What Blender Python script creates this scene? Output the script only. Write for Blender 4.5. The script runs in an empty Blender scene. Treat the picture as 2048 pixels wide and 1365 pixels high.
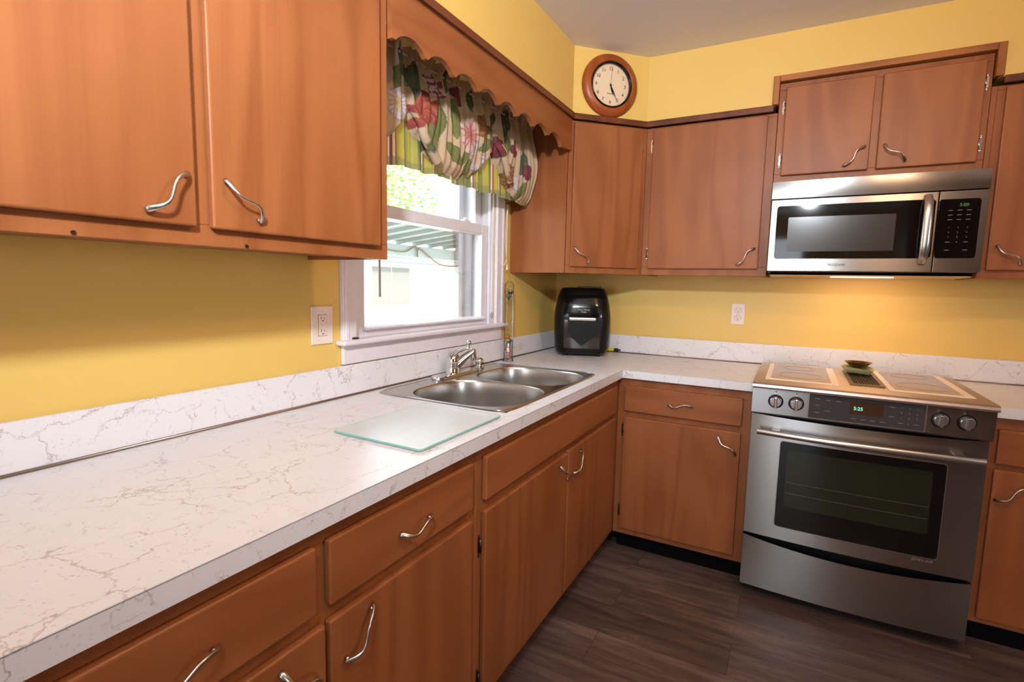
import bpy, bmesh, math, random
from mathutils import Matrix, Vector, noise as mnoise
PI = math.pi
S = bpy.context.scene
COL = S.collection

# ------------------------------------------------------------------ camera
cam = bpy.data.objects.new('camera', bpy.data.cameras.new('camera')); COL.objects.link(cam)
yaw, pit, rol = math.radians(28.4766), math.radians(-6.2779), math.radians(1.2222)
fw = Vector((-math.sin(yaw)*math.cos(pit), math.cos(yaw)*math.cos(pit), math.sin(pit)))
rt = Vector((math.cos(yaw), math.sin(yaw), 0)); up = rt.cross(fw)
rt2 = rt*math.cos(rol)+up*math.sin(rol); up2 = -rt*math.sin(rol)+up*math.cos(rol)
m = Matrix((rt2, up2, -fw)).transposed().to_4x4(); m.translation = (1.3365, -3.0348, 1.3081)
cam.matrix_world = m
cam.data.sensor_width = 36; cam.data.lens = 1036.6*36/2048; cam.data.clip_start = 0.02; cam.data.clip_end = 200
S.camera = cam
S.view_settings.view_transform = 'Standard'; S.view_settings.look = 'None'
S.view_settings.gamma = 1; S.view_settings.use_curve_mapping = False
S.view_settings.exposure = 0.0

# ------------------------------------------------------------------ world and lights
W = bpy.data.worlds.new('sky'); S.world = W; W.use_nodes = True
wn = W.node_tree.nodes; wl = W.node_tree.links
sky = wn.new('ShaderNodeTexSky'); sky.sky_type = 'NISHITA'; sky.sun_disc = False
sky.sun_elevation = math.radians(50); sky.sun_rotation = math.radians(120); sky.air_density = 1.6; sky.dust_density = 4
mixw = wn.new('ShaderNodeMix'); mixw.data_type = 'RGBA'; mixw.inputs[0].default_value = 0.55
wl.new(sky.outputs[0], mixw.inputs[6]); mixw.inputs[7].default_value = (6.5, 6.9, 7.0, 1)   # bright overcast veil
wl.new(mixw.outputs[2], wn['Background'].inputs[0]); wn['Background'].inputs[1].default_value = 1.2

def light(name, kind, loc, energy, color, **kw):
    d = bpy.data.lights.new(name, kind); d.energy = energy; d.color = color
    rot = kw.pop('rot', None); parent = kw.pop('parent', None)
    for k, v in kw.items(): setattr(d, k, v)
    o = bpy.data.objects.new(name, d); COL.objects.link(o); o.location = loc
    if rot: o.rotation_euler = rot
    if parent: o.parent = parent; o.location = Vector(loc)-parent.location
    return o
# sun on the yard beyond the window (comes from over our own roof)
light('sun', 'SUN', (6, -4, 12), 13.0, (1, .97, .92), angle=math.radians(2), rot=(math.radians(20), math.radians(38), 0))
# area lamps inside the walled-up patio door and side window, standing in for daylight
light('daylight_patio_door', 'AREA', (0.80, -6.72, 1.12), 40, (.86, .92, 1.0), shape='RECTANGLE', size=1.15, size_y=1.9, rot=(math.radians(90), 0, 0))
light('side_window_fill', 'AREA', (5.14, -4.2, 1.55), 38, (.86, .92, 1.0), shape='RECTANGLE', size=.9, size_y=.9, rot=(0, math.radians(90), 0))  # assumed window's lamp, raised as fill for the left run and trim
light('daylight_sink_window', 'AREA', (-0.21, -1.25, 1.57), 1, (1, 1, 1), shape='RECTANGLE', size=.95, size_y=.95, rot=(0, math.radians(-90), 0)).data.cycles.is_portal = True
# cool spot added behind the view, imitating bounced flash on the left-hand cabinets
HEAD, AIM = Vector((1.42, -3.48, 2.17)), Vector((-1.0, 1.12, .14)).normalized()
light('bounce_flash_spot', 'SPOT', HEAD+AIM*.02, 245, (.88, .95, 1), spot_size=math.radians(135), spot_blend=1.0, shadow_soft_size=.07, rot=AIM.to_track_quat('-Z', 'Y').to_euler())

# ------------------------------------------------------------------ material helpers
def srgb(r, g, b):
    f = lambda c: (c/255/12.92) if c/255 <= .04045 else ((c/255+.055)/1.055)**2.4
    return (f(r), f(g), f(b), 1)
class NT:
    def __init__(s, name):
        s.m = bpy.data.materials.new(name); s.m.use_nodes = True
        s.n = s.m.node_tree.nodes; s.l = s.m.node_tree.links; s.p = s.n['Principled BSDF']; s.out = s.n['Material Output']
    def add(s, t, **kw):
        x = s.n.new(t)
        for k, v in kw.items(): setattr(x, k, v)
        return x
    def link(s, a, b): s.l.new(a, b)
    def math(s, op, a, b=None, c=None, clamp=False):
        x = s.add('ShaderNodeMath', operation=op); x.use_clamp = clamp
        for i, v in enumerate((a, b, c)):
            if v is None: continue
            if hasattr(v, 'links'): s.link(v, x.inputs[i])
            else: x.inputs[i].default_value = v
        return x.outputs[0]
    def noise(s, vec, scale, detail=2, rough=.5, dist=0):
        x = s.add('ShaderNodeTexNoise'); x.inputs['Scale'].default_value = scale; x.inputs['Detail'].default_value = detail
        x.inputs['Roughness'].default_value = rough; x.inputs['Distortion'].default_value = dist
        if vec is not None: s.link(vec, x.inputs['Vector'])
        return x.outputs['Fac']
    def coord(s, scale=(1, 1, 1), rand=False):
        tc = s.add('ShaderNodeTexCoord'); v = tc.outputs['Object']
        if rand:
            oi = s.add('ShaderNodeObjectInfo'); r = s.math('MULTIPLY', oi.outputs['Random'], 37.0)
            a = s.add('ShaderNodeVectorMath', operation='ADD'); s.link(v, a.inputs[0]); s.link(r, a.inputs[1]); v = a.outputs[0]
        a = s.add('ShaderNodeVectorMath', operation='MULTIPLY'); s.link(v, a.inputs[0]); a.inputs[1].default_value = scale
        return a.outputs[0]
    def mix(s, fac, a, b):
        x = s.add('ShaderNodeMix', data_type='RGBA')
        for i, v in ((0, fac), (6, a), (7, b)):
            if hasattr(v, 'links'): s.link(v, x.inputs[i])
            else: x.inputs[i].default_value = v
        return x.outputs[2]
    def ramp(s, fac, stops):
        x = s.add('ShaderNodeValToRGB'); s.link(fac, x.inputs[0]); e = x.color_ramp.elements
        while len(e) < len(stops): e.new(.5)
        for i, (p, c) in enumerate(stops): e[i].position = p; e[i].color = c if len(c) == 4 else (*c, 1)
        return x.outputs[0]
    def bump(s, h, strength=.2, dist=.001):
        x = s.add('ShaderNodeBump'); x.inputs['Strength'].default_value = strength; x.inputs['Distance'].default_value = dist
        s.link(h, x.inputs['Height']); s.link(x.outputs[0], s.p.inputs['Normal'])
def plain(name, col, rough=.5, metal=0, **kw):
    t = NT(name); t.p.inputs['Roughness'].default_value = rough; t.p.inputs['Metallic'].default_value = metal
    n = t.noise(t.coord(), 30, 3)
    c2 = tuple(min(1, c*1.06) for c in col[:3])+(1,); c1 = tuple(c*.94 for c in col[:3])+(1,)
    t.link(t.mix(n, c1, c2), t.p.inputs['Base Color'])
    for k, v in kw.items(): t.p.inputs[k].default_value = v
    return t.m
def emit(name, col, st):
    t = NT(name); t.p.inputs['Base Color'].default_value = (0.01, 0.01, 0.01, 1)
    t.p.inputs['Emission Color'].default_value = col; t.p.inputs['Emission Strength'].default_value = st; return t.m

def wood(name, c_dark, c_mid, c_light, axis, rough=.34, fig=1.0):
    t = NT(name)
    cs = {'x': (.55, 5, 5), 'y': (5, .55, 5), 'z': (5, 5, .55)}[axis]
    fs = {'x': (1.5, 60, 60), 'y': (60, 1.5, 60), 'z': (60, 60, 1.5)}[axis]
    v = t.coord(cs, True)
    n = t.noise(v, .8, 2, .5, .6)
    ring = t.math('PINGPONG', t.math('MULTIPLY', n, 11*fig), 1.0)
    ring = t.math('SMOOTH_MIN', ring, .8, .3)
    fine = t.noise(t.coord(fs, True), 3.0, 3, .6)
    blot = t.noise(t.coord((2, 2, 2), True), 2.2, 2)
    f = t.math('ADD', t.math('MULTIPLY', ring, .42), t.math('MULTIPLY', fine, .26))
    f = t.math('ADD', f, t.math('MULTIPLY', blot, .38))
    c = t.ramp(f, [(.28, c_dark), (.56, c_mid), (.84, c_light)])
    t.link(c, t.p.inputs['Base Color'])
    t.link(t.math('ADD', t.math('MULTIPLY', fine, .12), rough+.02), t.p.inputs['Roughness']); t.p.inputs['Specular IOR Level'].default_value = .3
    t.bump(fine, .08, .0006)
    t.p.inputs['Coat Weight'].default_value = .08; t.p.inputs['Coat Roughness'].default_value = .34; t.p.inputs['Coat IOR'].default_value = 1.6
    return t.m
MAT = {}
WD, WM, WLt = srgb(137, 77, 40), srgb(149, 88, 49), srgb(162, 99, 58)
for ax in 'xyz': MAT['wood_'+ax] = wood('birch_grain_'+ax, WD, WM, WLt, ax)
for ax in 'xyz': MAT['trim_'+ax] = wood('dark_moulding_'+ax, srgb(84, 42, 22), srgb(104, 54, 30), srgb(124, 68, 38), ax, .4)
for ax in 'xz': MAT['oak_'+ax] = wood('oak_trim_'+ax, srgb(128, 72, 34), srgb(160, 98, 50), srgb(184, 120, 66), ax, .45, 1.6)

def wall_mat():
    t = NT('yellow_paint'); n = t.noise(t.coord(), 6, 4, .55); f = t.noise(t.coord(), 140, 3)
    t.link(t.mix(n, srgb(221, 185, 99), srgb(227, 192, 107)), t.p.inputs['Base Color'])
    t.p.inputs['Roughness'].default_value = .42; t.bump(f, .08, .001); return t.m
MAT['wall'] = wall_mat()
def ceil_mat():
    t = NT('ceiling_paint'); t.link(t.mix(t.noise(t.coord(), 5, 3), srgb(228, 224, 226), srgb(234, 230, 232)), t.p.inputs['Base Color'])
    t.p.inputs['Roughness'].default_value = .6; t.bump(t.noise(t.coord(), 120, 3), .1, .001); return t.m
MAT['ceiling'] = ceil_mat()

def laminate():
    t = NT('veined_laminate'); c = t.coord()
    warp = t.add('ShaderNodeTexNoise'); warp.inputs['Scale'].default_value = 9; warp.inputs['Detail'].default_value = 5; warp.inputs['Roughness'].default_value = .65; t.link(c, warp.inputs['Vector'])
    ws = t.add('ShaderNodeVectorMath', operation='SCALE'); t.link(warp.outputs['Color'], ws.inputs[0]); ws.inputs['Scale'].default_value = .11
    wa = t.add('ShaderNodeVectorMath', operation='ADD'); t.link(c, wa.inputs[0]); t.link(ws.outputs[0], wa.inputs[1]); c2 = wa.outputs[0]
    def vein(scale, width, seed, vec):
        o = t.add('ShaderNodeVectorMath', operation='ADD'); t.link(vec, o.inputs[0]); o.inputs[1].default_value = (seed, seed*1.7, seed*.6)
        v = t.add('ShaderNodeTexVoronoi', feature='DISTANCE_TO_EDGE'); v.inputs['Scale'].default_value = scale; t.link(o.outputs[0], v.inputs['Vector'])
        return t.math('SUBTRACT', 1.0, t.math('DIVIDE', v.outputs['Distance'], width), clamp=True)
    v1 = vein(7.0, .016, 3.1, c2); v2 = vein(11.0, .018, 9.7, c2)
    brk = t.ramp(t.noise(c, 11, 3, .6), [(.42, (.05, .05, .05)), (.56, (1, 1, 1))])
    brk2 = t.ramp(t.noise(c, 15, 3, .6), [(.50, (0, 0, 0)), (.60, (.8, .8, .8))])
    f = t.math('ADD', t.math('MULTIPLY', v1, brk), t.math('MULTIPLY', v2, brk2), clamp=True)
    sp = t.ramp(t.noise(c, 190, 2, .5), [(.62, (0, 0, 0)), (.70, (.42, .42, .42))])
    spm = t.ramp(t.noise(c, 22, 2, .5), [(.42, (0, 0, 0)), (.62, (1, 1, 1))])
    f2 = t.math('ADD', t.math('MULTIPLY', f, .60), t.math('MULTIPLY', sp, spm), clamp=True)
    base = t.mix(t.noise(c, 5, 3), srgb(222, 220, 224), srgb(231, 229, 233))
    t.link(t.mix(f2, base, srgb(146, 122, 104)), t.p.inputs['Base Color'])
    t.p.inputs['Roughness'].default_value = .33; return t.m
MAT['laminate'] = laminate()

def floor_mat():
    t = NT('vinyl_plank'); tc = t.add('ShaderNodeTexCoord')
    b = t.add('ShaderNodeTexBrick'); t.link(tc.outputs['Object'], b.inputs['Vector'])
    b.offset = .37; b.inputs['Scale'].default_value = 1; b.inputs['Brick Width'].default_value = 1.22; b.inputs['Row Height'].default_value = .178
    b.inputs['Mortar Size'].default_value = .0009; b.inputs['Mortar Smooth'].default_value = .2; b.inputs['Bias'].default_value = 0
    b.inputs['Color1'].default_value = (0, 0, 0, 1); b.inputs['Color2'].default_value = (1, 1, 1, 1); b.inputs['Mortar'].default_value = (.5, .5, .5, 1)
    cb = t.add('ShaderNodeVectorMath', operation='ADD'); t.link(t.coord((1.1, 9, 1)), cb.inputs[0])
    off = t.math('MULTIPLY', b.outputs['Color'], 9.0); t.link(off, cb.inputs[1])
    n1 = t.noise(cb.outputs[0], 2.6, 5, .62, .7); n2 = t.noise(t.coord((5, 90, 1)), 3, 3, .6)
    saw = t.noise(t.coord((120, 3, 1)), 1.6, 2, .5)
    sawm = t.ramp(t.noise(t.coord((1.5, 4, 1)), 1.7, 2), [(.54, (0, 0, 0)), (.66, (1, 1, 1))])
    f = t.math('ADD', t.math('MULTIPLY', n1, .62), t.math('MULTIPLY', n2, .24))
    f = t.math('ADD', f, t.math('MULTIPLY', b.outputs['Color'], .12))
    f = t.math('ADD', f, t.math('MULTIPLY', t.math('MULTIPLY', saw, sawm), .16))
    c = t.ramp(f, [(.30, srgb(58, 48, 46)), (.50, srgb(94, 77, 70)), (.66, srgb(124, 106, 98)), (.82, srgb(160, 140, 126))])
    t.link(t.mix(b.outputs['Fac'], c, srgb(40, 32, 30)), t.p.inputs['Base Color'])
    t.p.inputs['Roughness'].default_value = .42; t.bump(n2, .15, .0008); return t.m
MAT['floor'] = floor_mat()

def brushed(name, col, rough, aniso, tangent, noise_scale):
    t = NT(name); t.p.inputs['Metallic'].default_value = 1
    n = t.noise(t.coord(noise_scale), 3, 3, .6)
    t.link(t.mix(n, tuple(c*.96 for c in col[:3])+(1,), tuple(min(1, c*1.03) for c in col[:3])+(1,)), t.p.inputs['Base Color'])
    t.p.inputs['Roughness'].default_value = rough
    t.p.inputs['Anisotropic'].default_value = aniso
    if tangent:
        c = t.add('ShaderNodeCombineXYZ')
        for i in range(3): c.inputs[i].default_value = tangent[i]
        t.link(c.outputs[0], t.p.inputs['Tangent'])
    return t.m
STEEL = (.40, .39, .385, 1)
MAT['steel_x'] = brushed('brushed_steel', STEEL, .25, .85, (0, 0, 1), (2, 120, 160))
MAT['steel_top'] = brushed('brushed_steel_top', (.60, .51, .48, 1), .38, .4, (0, 1, 0), (2, 160, 120))
MAT['sink_steel'] = brushed('satin_sink_steel', (.50, .48, .46, 1), .26, .35, None, (3, 90, 90))
MAT['nickel'] = brushed('satin_nickel', (.62, .59, .56, 1), .27, 0, None, (8, 8, 8))
MAT['chrome'] = brushed('chrome', (.72, .72, .72, 1), .07, 0, None, (5, 5, 5))
MAT['dark_hinge'] = brushed('aged_hinge_metal', (.12, .09, .07, 1), .35, 0, None, (8, 8, 8))
MAT['bronze'] = brushed('dark_bronze', (.17, .11, .07, 1), .20, 0, None, (40, 40, 40))
MAT['strip_metal'] = brushed('bronze_strip', (.30, .22, .17, 1), .3, 0, None, (40, 40, 40))
MAT['white_trim'] = plain('white_trim_paint', srgb(226, 218, 224), .38)
MAT['white_vinyl'] = plain('white_vinyl', srgb(224, 220, 226), .4)
MAT['plate'] = plain('outlet_plastic', srgb(232, 216, 206), .35)
MAT['slot'] = plain('outlet_slot', srgb(70, 50, 44), .6)
MAT['black_gloss'] = plain('black_gloss_plastic', srgb(10, 10, 12), .12, 0, **{'Specular IOR Level': .4})
MAT['black_satin'] = plain('black_satin_plastic', srgb(12, 12, 13), .34, 0, **{'Specular IOR Level': .28})
MAT['black_matte'] = plain('black_recess', srgb(12, 11, 11), .7)
MAT['toe'] = plain('dark_toe_board', srgb(12, 10, 9), .8, 0, **{'Specular IOR Level': .1})
MAT['glass_black'] = plain('black_glass', srgb(13, 12, 12), .05, 0, **{'Specular IOR Level': .55})
MAT['oven_view'] = plain('oven_cavity_glass', srgb(34, 38, 26), .10)
MAT['grey_print'] = plain('grey_printing', srgb(120, 116, 112), .5)
MAT['pale_print'] = plain('pale_printing', srgb(205, 200, 196), .5)
MAT['dark_print'] = plain('dark_printing', srgb(52, 46, 44), .5)
MAT['panel_grey'] = plain('grey_control_glass', srgb(66, 64, 68), .16)
MAT['display'] = plain('brown_display_glass', srgb(70, 48, 34), .15)
MAT['led_green'] = emit('green_led', (.25, 1, .62, 1), 1.6)
MAT['led_olive'] = emit('olive_led', (.12, .30, .02, 1), .55)
MAT['cook_border'] = plain('cream_cooktop_border', srgb(248, 228, 212), .3)
MAT['cook_glass'] = plain('grey_cooktop_glass', srgb(150, 128, 114), .16)
MAT['ring'] = plain('burner_ring_print', srgb(96, 78, 70), .2)
MAT['vent'] = plain('brown_vent_frame', srgb(112, 92, 62), .35, .6)
MAT['clock_face'] = plain('cream_dial', srgb(236, 210, 178), .5)
MAT['clock_wood'] = wood('clock_wood', srgb(128, 60, 24), srgb(150, 74, 32), srgb(168, 90, 44), 'z', .25)
MAT['ceramic'] = plain('pale_green_ceramic', srgb(196, 196, 140), .25)
MAT['siding'] = plain('white_siding', srgb(240, 242, 240), .6)
MAT['shingle'] = plain('pale_roof', srgb(226, 226, 226), .8)
MAT['grey_pane'] = plain('grey_window_screen', srgb(98, 98, 94), .5)
MAT['lawn'] = plain('lawn', srgb(150, 150, 138), .9)
MAT['bark'] = plain('bark', srgb(120, 100, 80), .9)
MAT['leaf'] = plain('leaf', srgb(120, 160, 80), .7)
MAT['awn'] = plain('white_painted_metal', srgb(140, 153, 156), .5)
MAT['cord_white'] = plain('white_cord', srgb(236, 226, 214), .6)
MAT['yellow_plastic'] = plain('yellow_plastic', srgb(225, 205, 20), .45)
MAT['wand'] = plain('clear_wand_plastic', srgb(168, 158, 152), .3)
MAT['shade'] = emit('lit_shade', (1, .62, .32, 1), 2.2)

def glassy(name, tint, gl=.12, rough=0.02, bump=0, opac=0, ocol=(1, 1, 1, 1)):
    t = NT(name); t.n.remove(t.p)
    tr = t.add('ShaderNodeBsdfTransparent'); tr.inputs[0].default_value = tint
    g = t.add('ShaderNodeBsdfGlossy'); g.inputs['Roughness'].default_value = rough
    lw = t.add('ShaderNodeLayerWeight'); lw.inputs[0].default_value = .18
    f = t.math('ADD', t.math('MULTIPLY', lw.outputs['Fresnel'], .8), gl*.3, clamp=True)
    mx = t.add('ShaderNodeMixShader'); t.link(f, mx.inputs[0]); t.link(tr.outputs[0], mx.inputs[1]); t.link(g.outputs[0], mx.inputs[2])
    o = mx.outputs[0]
    if opac:
        d = t.add('ShaderNodeBsdfDiffuse'); d.inputs[0].default_value = ocol
        m2 = t.add('ShaderNodeMixShader'); m2.inputs[0].default_value = opac; t.link(o, m2.inputs[1]); t.link(d.outputs[0], m2.inputs[2]); o = m2.outputs[0]
    if bump:
        b = t.add('ShaderNodeBump'); b.inputs['Strength'].default_value = bump; b.inputs['Distance'].default_value = .002
        t.link(t.noise(t.coord(), 110, 3), b.inputs['Height']); t.link(b.outputs[0], g.inputs['Normal'])
    t.link(o, t.out.inputs[0]); return t.m
MAT['pane'] = glassy('window_pane', (.97, .98, .98, 1), .05)
MAT['tube_glass'] = glassy('clear_glass', (.93, .93, .93, 1), .12)
MAT['board_glass'] = glassy('pebbled_glass', (.95, .99, .98, 1), .8, .22, .6, .5, srgb(240, 248, 247))
MAT['board_edge'] = plain('green_glass_edge', srgb(120, 190, 178), .15)
MAT['clock_lens'] = glassy('clock_lens', (.96, .96, .96, 1), .05)
MAT['oven_glass'] = plain('oven_door_glass', srgb(15, 14, 13), .06)

# ------------------------------------------------------------------ mesh helpers
ID = Matrix.Identity(4)
class B:
    def __init__(s): s.bm = bmesh.new()
    def _merge(s, t, M=ID, smooth=False):
        if smooth:
            for f in t.faces: f.smooth = True
        t.transform(M)
        if M.determinant() < 0: bmesh.ops.reverse_faces(t, faces=t.faces)
        me = bpy.data.meshes.new('tmp'); t.to_mesh(me); s.bm.from_mesh(me); bpy.data.meshes.remove(me); t.free(); return s
    def box(s, a, b, M=ID, bev=0, seg=2):
        t = bmesh.new(); bmesh.ops.create_cube(t, size=1)
        sz = [abs(b[i]-a[i]) for i in range(3)]
        for v in t.verts:
            for i in range(3): v.co[i] = (a[i]+b[i])/2+v.co[i]*sz[i]
        if bev: bmesh.ops.bevel(t, geom=t.edges[:], offset=min(bev, min(sz)*.49), segments=seg, profile=.5, affect='EDGES')
        return s._merge(t, M)
    def prism(s, pts, z0, z1, M=ID, bev=0, smooth=False):
        t = bmesh.new(); lo = [t.verts.new((p[0], p[1], z0)) for p in pts]; hi = [t.verts.new((p[0], p[1], z1)) for p in pts]
        n = len(pts); t.faces.new(lo[::-1]); top = t.faces.new(hi)
        for i in range(n):
            f = t.faces.new((lo[i], lo[(i+1) % n], hi[(i+1) % n], hi[i])); f.smooth = smooth
        bmesh.ops.recalc_face_normals(t, faces=t.faces)
        if bev: bmesh.ops.bevel(t, geom=[e for e in t.edges if e in top.edges[:]], offset=bev, segments=2, profile=.5, affect='EDGES')
        return s._merge(t, M)
    def lathe(s, prof, M=ID, n=32, sm=True, sx=1, sy=1):
        t = bmesh.new(); rings = []
        for r, z in prof:
            if r < 1e-6: rings.append([t.verts.new((0, 0, z))])
            else: rings.append([t.verts.new((r*math.cos(2*PI*i/n)*sx, r*math.sin(2*PI*i/n)*sy, z)) for i in range(n)])
        for a, b in zip(rings, rings[1:]):
            for i in range(n):
                j = (i+1) % n
                if len(a) == 1 and len(b) == 1: continue
                if len(a) == 1: f = t.faces.new((a[0], b[j], b[i]))
                elif len(b) == 1: f = t.faces.new((a[i], a[j], b[0]))
                else: f = t.faces.new((a[i], a[j], b[j], b[i]))
                f.smooth = sm
        bmesh.ops.recalc_face_normals(t, faces=t.faces)
        return s._merge(t, M)
    def tube(s, path, rad, M=ID, n=10, normal=None, caps=True):
        """rad(t)->(half width, half height) ; path list of points"""
        t = bmesh.new(); P = [Vector(p) for p in path]; rings = []; N = len(P)
        ref = Vector(normal) if normal else None
        for i, p in enumerate(P):
            d = (P[min(i+1, N-1)]-P[max(i-1, 0)]).normalized()
            r = ref or (Vector((0, 0, 1)) if abs(d.z) < .9 else Vector((0, 1, 0)))
            a = d.cross(r).normalized(); b = a.cross(d).normalized()
            q = rad(i/(N-1)) if callable(rad) else rad
            if not isinstance(q, tuple): q = (q, q)
            rings.append([t.verts.new(p+a*q[0]*math.cos(2*PI*k/n)+b*q[1]*math.sin(2*PI*k/n)) for k in range(n)])
        for a, b in zip(rings, rings[1:]):
            for k in range(n):
                f = t.faces.new((a[k], a[(k+1) % n], b[(k+1) % n], b[k])); f.smooth = True
        if caps: t.faces.new(rings[0][::-1]); t.faces.new(rings[-1])
        bmesh.ops.recalc_face_normals(t, faces=t.faces)
        return s._merge(t, M)
    def loft(s, rings, M=ID, cap0=False, cap1=False, sm=True, flip=False):
        t = bmesh.new(); R = [[t.verts.new(p) for p in r] for r in rings]; n = len(rings[0])
        for a, b in zip(R, R[1:]):
            for k in range(n):
                f = t.faces.new((a[k], a[(k+1) % n], b[(k+1) % n], b[k])); f.smooth = sm
        if cap0: t.faces.new(R[0][::-1])
        if cap1: t.faces.new(R[-1])
        if flip: bmesh.ops.reverse_faces(t, faces=t.faces)
        return s._merge(t, M)
    def sphere(s, c, r, M=ID, sc=(1, 1, 1), seg=16):
        t = bmesh.new(); bmesh.ops.create_uvsphere(t, u_segments=seg, v_segments=seg//2+2, radius=r)
        for v in t.verts: v.co = Vector([v.co[i]*sc[i]+c[i] for i in range(3)])
        return s._merge(t, M, True)
    def grid(s, fn, nu, nv, M=ID, thick=0):
        t = bmesh.new(); V = [[t.verts.new(fn(i/nu, j/nv)) for j in range(nv+1)] for i in range(nu+1)]
        for i in range(nu):
            for j in range(nv):
                f = t.faces.new((V[i][j], V[i+1][j], V[i+1][j+1], V[i][j+1])); f.smooth = True
        if thick:
            bmesh.ops.recalc_face_normals(t, faces=t.faces)
            bmesh.ops.solidify(t, geom=t.faces[:], thickness=thick)
        return s._merge(t, M)
    def mesh(s, me, M=ID):
        t = bmesh.new(); t.from_mesh(me); return s._merge(t, M)
    def cyl(s, p, q, r, n=16, M=ID): return s.tube([p, q], r, M, n)

def wloc(o):
    v = Vector(o.location)
    while o.parent: o = o.parent; v = v+Vector(o.location)
    return v
def obj(name, b, mat, parent=None, loc=None):
    """world-space builder -> one mesh object"""
    me = bpy.data.meshes.new(name); base = wloc(parent) if parent else Vector(loc or (0, 0, 0))
    b.bm.transform(Matrix.Translation(-base))
    for e in b.bm.edges:
        if len(e.link_faces) == 2 and e.calc_face_angle(0) > .7: e.smooth = False
    b.bm.to_mesh(me); b.bm.free()
    me.materials.append(MAT[mat] if isinstance(mat, str) else mat)
    o = bpy.data.objects.new(name, me); COL.objects.link(o)
    if parent: o.parent = parent
    else: o.location = base
    return o
def tag(o, label=None, cat=None, group=None, kind=None):
    for k, v in (('label', label), ('category', cat), ('group', group), ('kind', kind)):
        if v: o[k] = v
    return o
def thing(name, loc, label=None, cat=None, group=None, kind=None):
    o = bpy.data.objects.new(name, None); COL.objects.link(o); o.location = loc; o.empty_display_size = .05
    return tag(o, label, cat, group, kind)
def inst(name, me, Mw, parent):
    o = bpy.data.objects.new(name, me); COL.objects.link(o); o.parent = parent
    o.matrix_local = Matrix.Translation(-wloc(parent)) @ Mw
    return o
def mesh_of(b, mat, name):
    me = bpy.data.meshes.new(name); b.bm.to_mesh(me); b.bm.free(); me.materials.append(MAT[mat]); return me
def text_mesh(txt, size, ext=.0004, align='CENTER'):
    c = bpy.data.curves.new('t', 'FONT'); c.body = txt; c.size = size; c.extrude = ext; c.align_x = align; c.align_y = 'CENTER'
    o = bpy.data.objects.new('t', c); COL.objects.link(o); dg = bpy.context.evaluated_depsgraph_get()
    me = bpy.data.meshes.new_from_object(o.evaluated_get(dg)); bpy.data.objects.remove(o); bpy.data.curves.remove(c)
    return me
def M4(r, u, n, o): 
    m = Matrix((Vector(r), Vector(u), Vector(n))).transposed().to_4x4(); m.translation = Vector(o); return m
# face frames: local (s, z, d) -> world
FL = M4((0, 1, 0), (0, 0, 1), (1, 0, 0), (0, 0, 0))      # left wall run
FB = M4((1, 0, 0), (0, 0, 1), (0, -1, 0), (0, 0, 0))     # back wall run
q2 = 1/math.sqrt(2)
FD = M4((q2, q2, 0), (0, 0, 1), (q2, -q2, 0), (.313, -.6162, 0))
T = Matrix.Translation
def RZ(a): return Matrix.Rotation(a, 4, 'Z')

# ------------------------------------------------------------------ room shell
CZ = 2.444; RX = 5.2; RY = -6.8
def struct(name, b, mat, parent=None):
    o = obj(name, b, mat, parent); 
    if not parent: o['kind'] = 'structure'
    return o
WY0, WY1, WZ0, WZ1 = -1.727, -.775, 1.09, 2.05     # sink window opening
b = B()
b.box((-.2, RY, 0), (0, WY0, CZ)).box((-.2, WY1, 0), (0, .12, CZ)).box((-.2, WY0, 0), (0, WY1, WZ0)).box((-.2, WY0, WZ1), (0, WY1, CZ))
struct('wall_left', b, 'wall')
struct('wall_back', B().box((0, 0, 0), (RX, .12, CZ)), 'wall')
b = B(); y0, y1, z0, z1 = -4.7, -3.7, 1.05, 2.05
b.box((RX, RY, 0), (RX+.12, y0, CZ)).box((RX, y1, 0), (RX+.12, .12, CZ)).box((RX, y0, 0), (RX+.12, y1, z0)).box((RX, y0, z1), (RX+.12, y1, CZ)).box((RX+.1, y0, z0), (RX+.12, y1, z1))
struct('wall_right', b, 'wall')
b = B(); x0, x1 = .15, 1.45
b.box((-.2, RY-.12, 0), (x0, RY, CZ)).box((x1, RY-.12, 0), (RX+.12, RY, CZ)).box((x0, RY-.12, 2.08), (x1, RY, CZ)).box((x0, RY-.12, 0), (x1, RY-.1, 2.08))
struct('wall_front', b, 'wall')
struct('floor', B().box((-.2, RY-.12, -.06), (RX+.12, .12, 0)), 'floor')
struct('ceiling', B().box((-.2, RY-.12, CZ), (RX+.12, .12, CZ+.08)), 'ceiling')
# soffit above the cabinets, with the diagonal corner face
ZS = 2.134
b = B()
b.prism([(0, RY), (.3303, RY), (.3303, -.6162), (.6162, -.3303), (1.196, -.3303), (1.196, 0), (0, 0)], ZS, CZ)
b.box((1.196, -.3303, 2.245), (1.9595, 0, CZ)).box((1.9595, -.3303, ZS), (RX, 0, CZ))
struct('wall_soffit', b, 'wall')
# dark moulding strip under the soffit
b = B(); pr = [(.004, 0), (.0335, 0), (.0335, .006), (.028, .010), (.028, .020), (.0335, .024), (.0335, .028), (.004, .028)]
b = B()
zt0, zt1 = 2.106, 2.1335
b.prism([(.335, -2.95), (.347, -2.95), (.347, -.6232), (.6232, -.347), (1.190, -.347), (1.190, -.335), (.618, -.335), (.335, -.618)], zt0, zt1, bev=.004)
b.box((1.973, -.347, zt0), (2.46, -.335, zt1), bev=.003)
struct('trim_1', b, 'trim_y')

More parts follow.
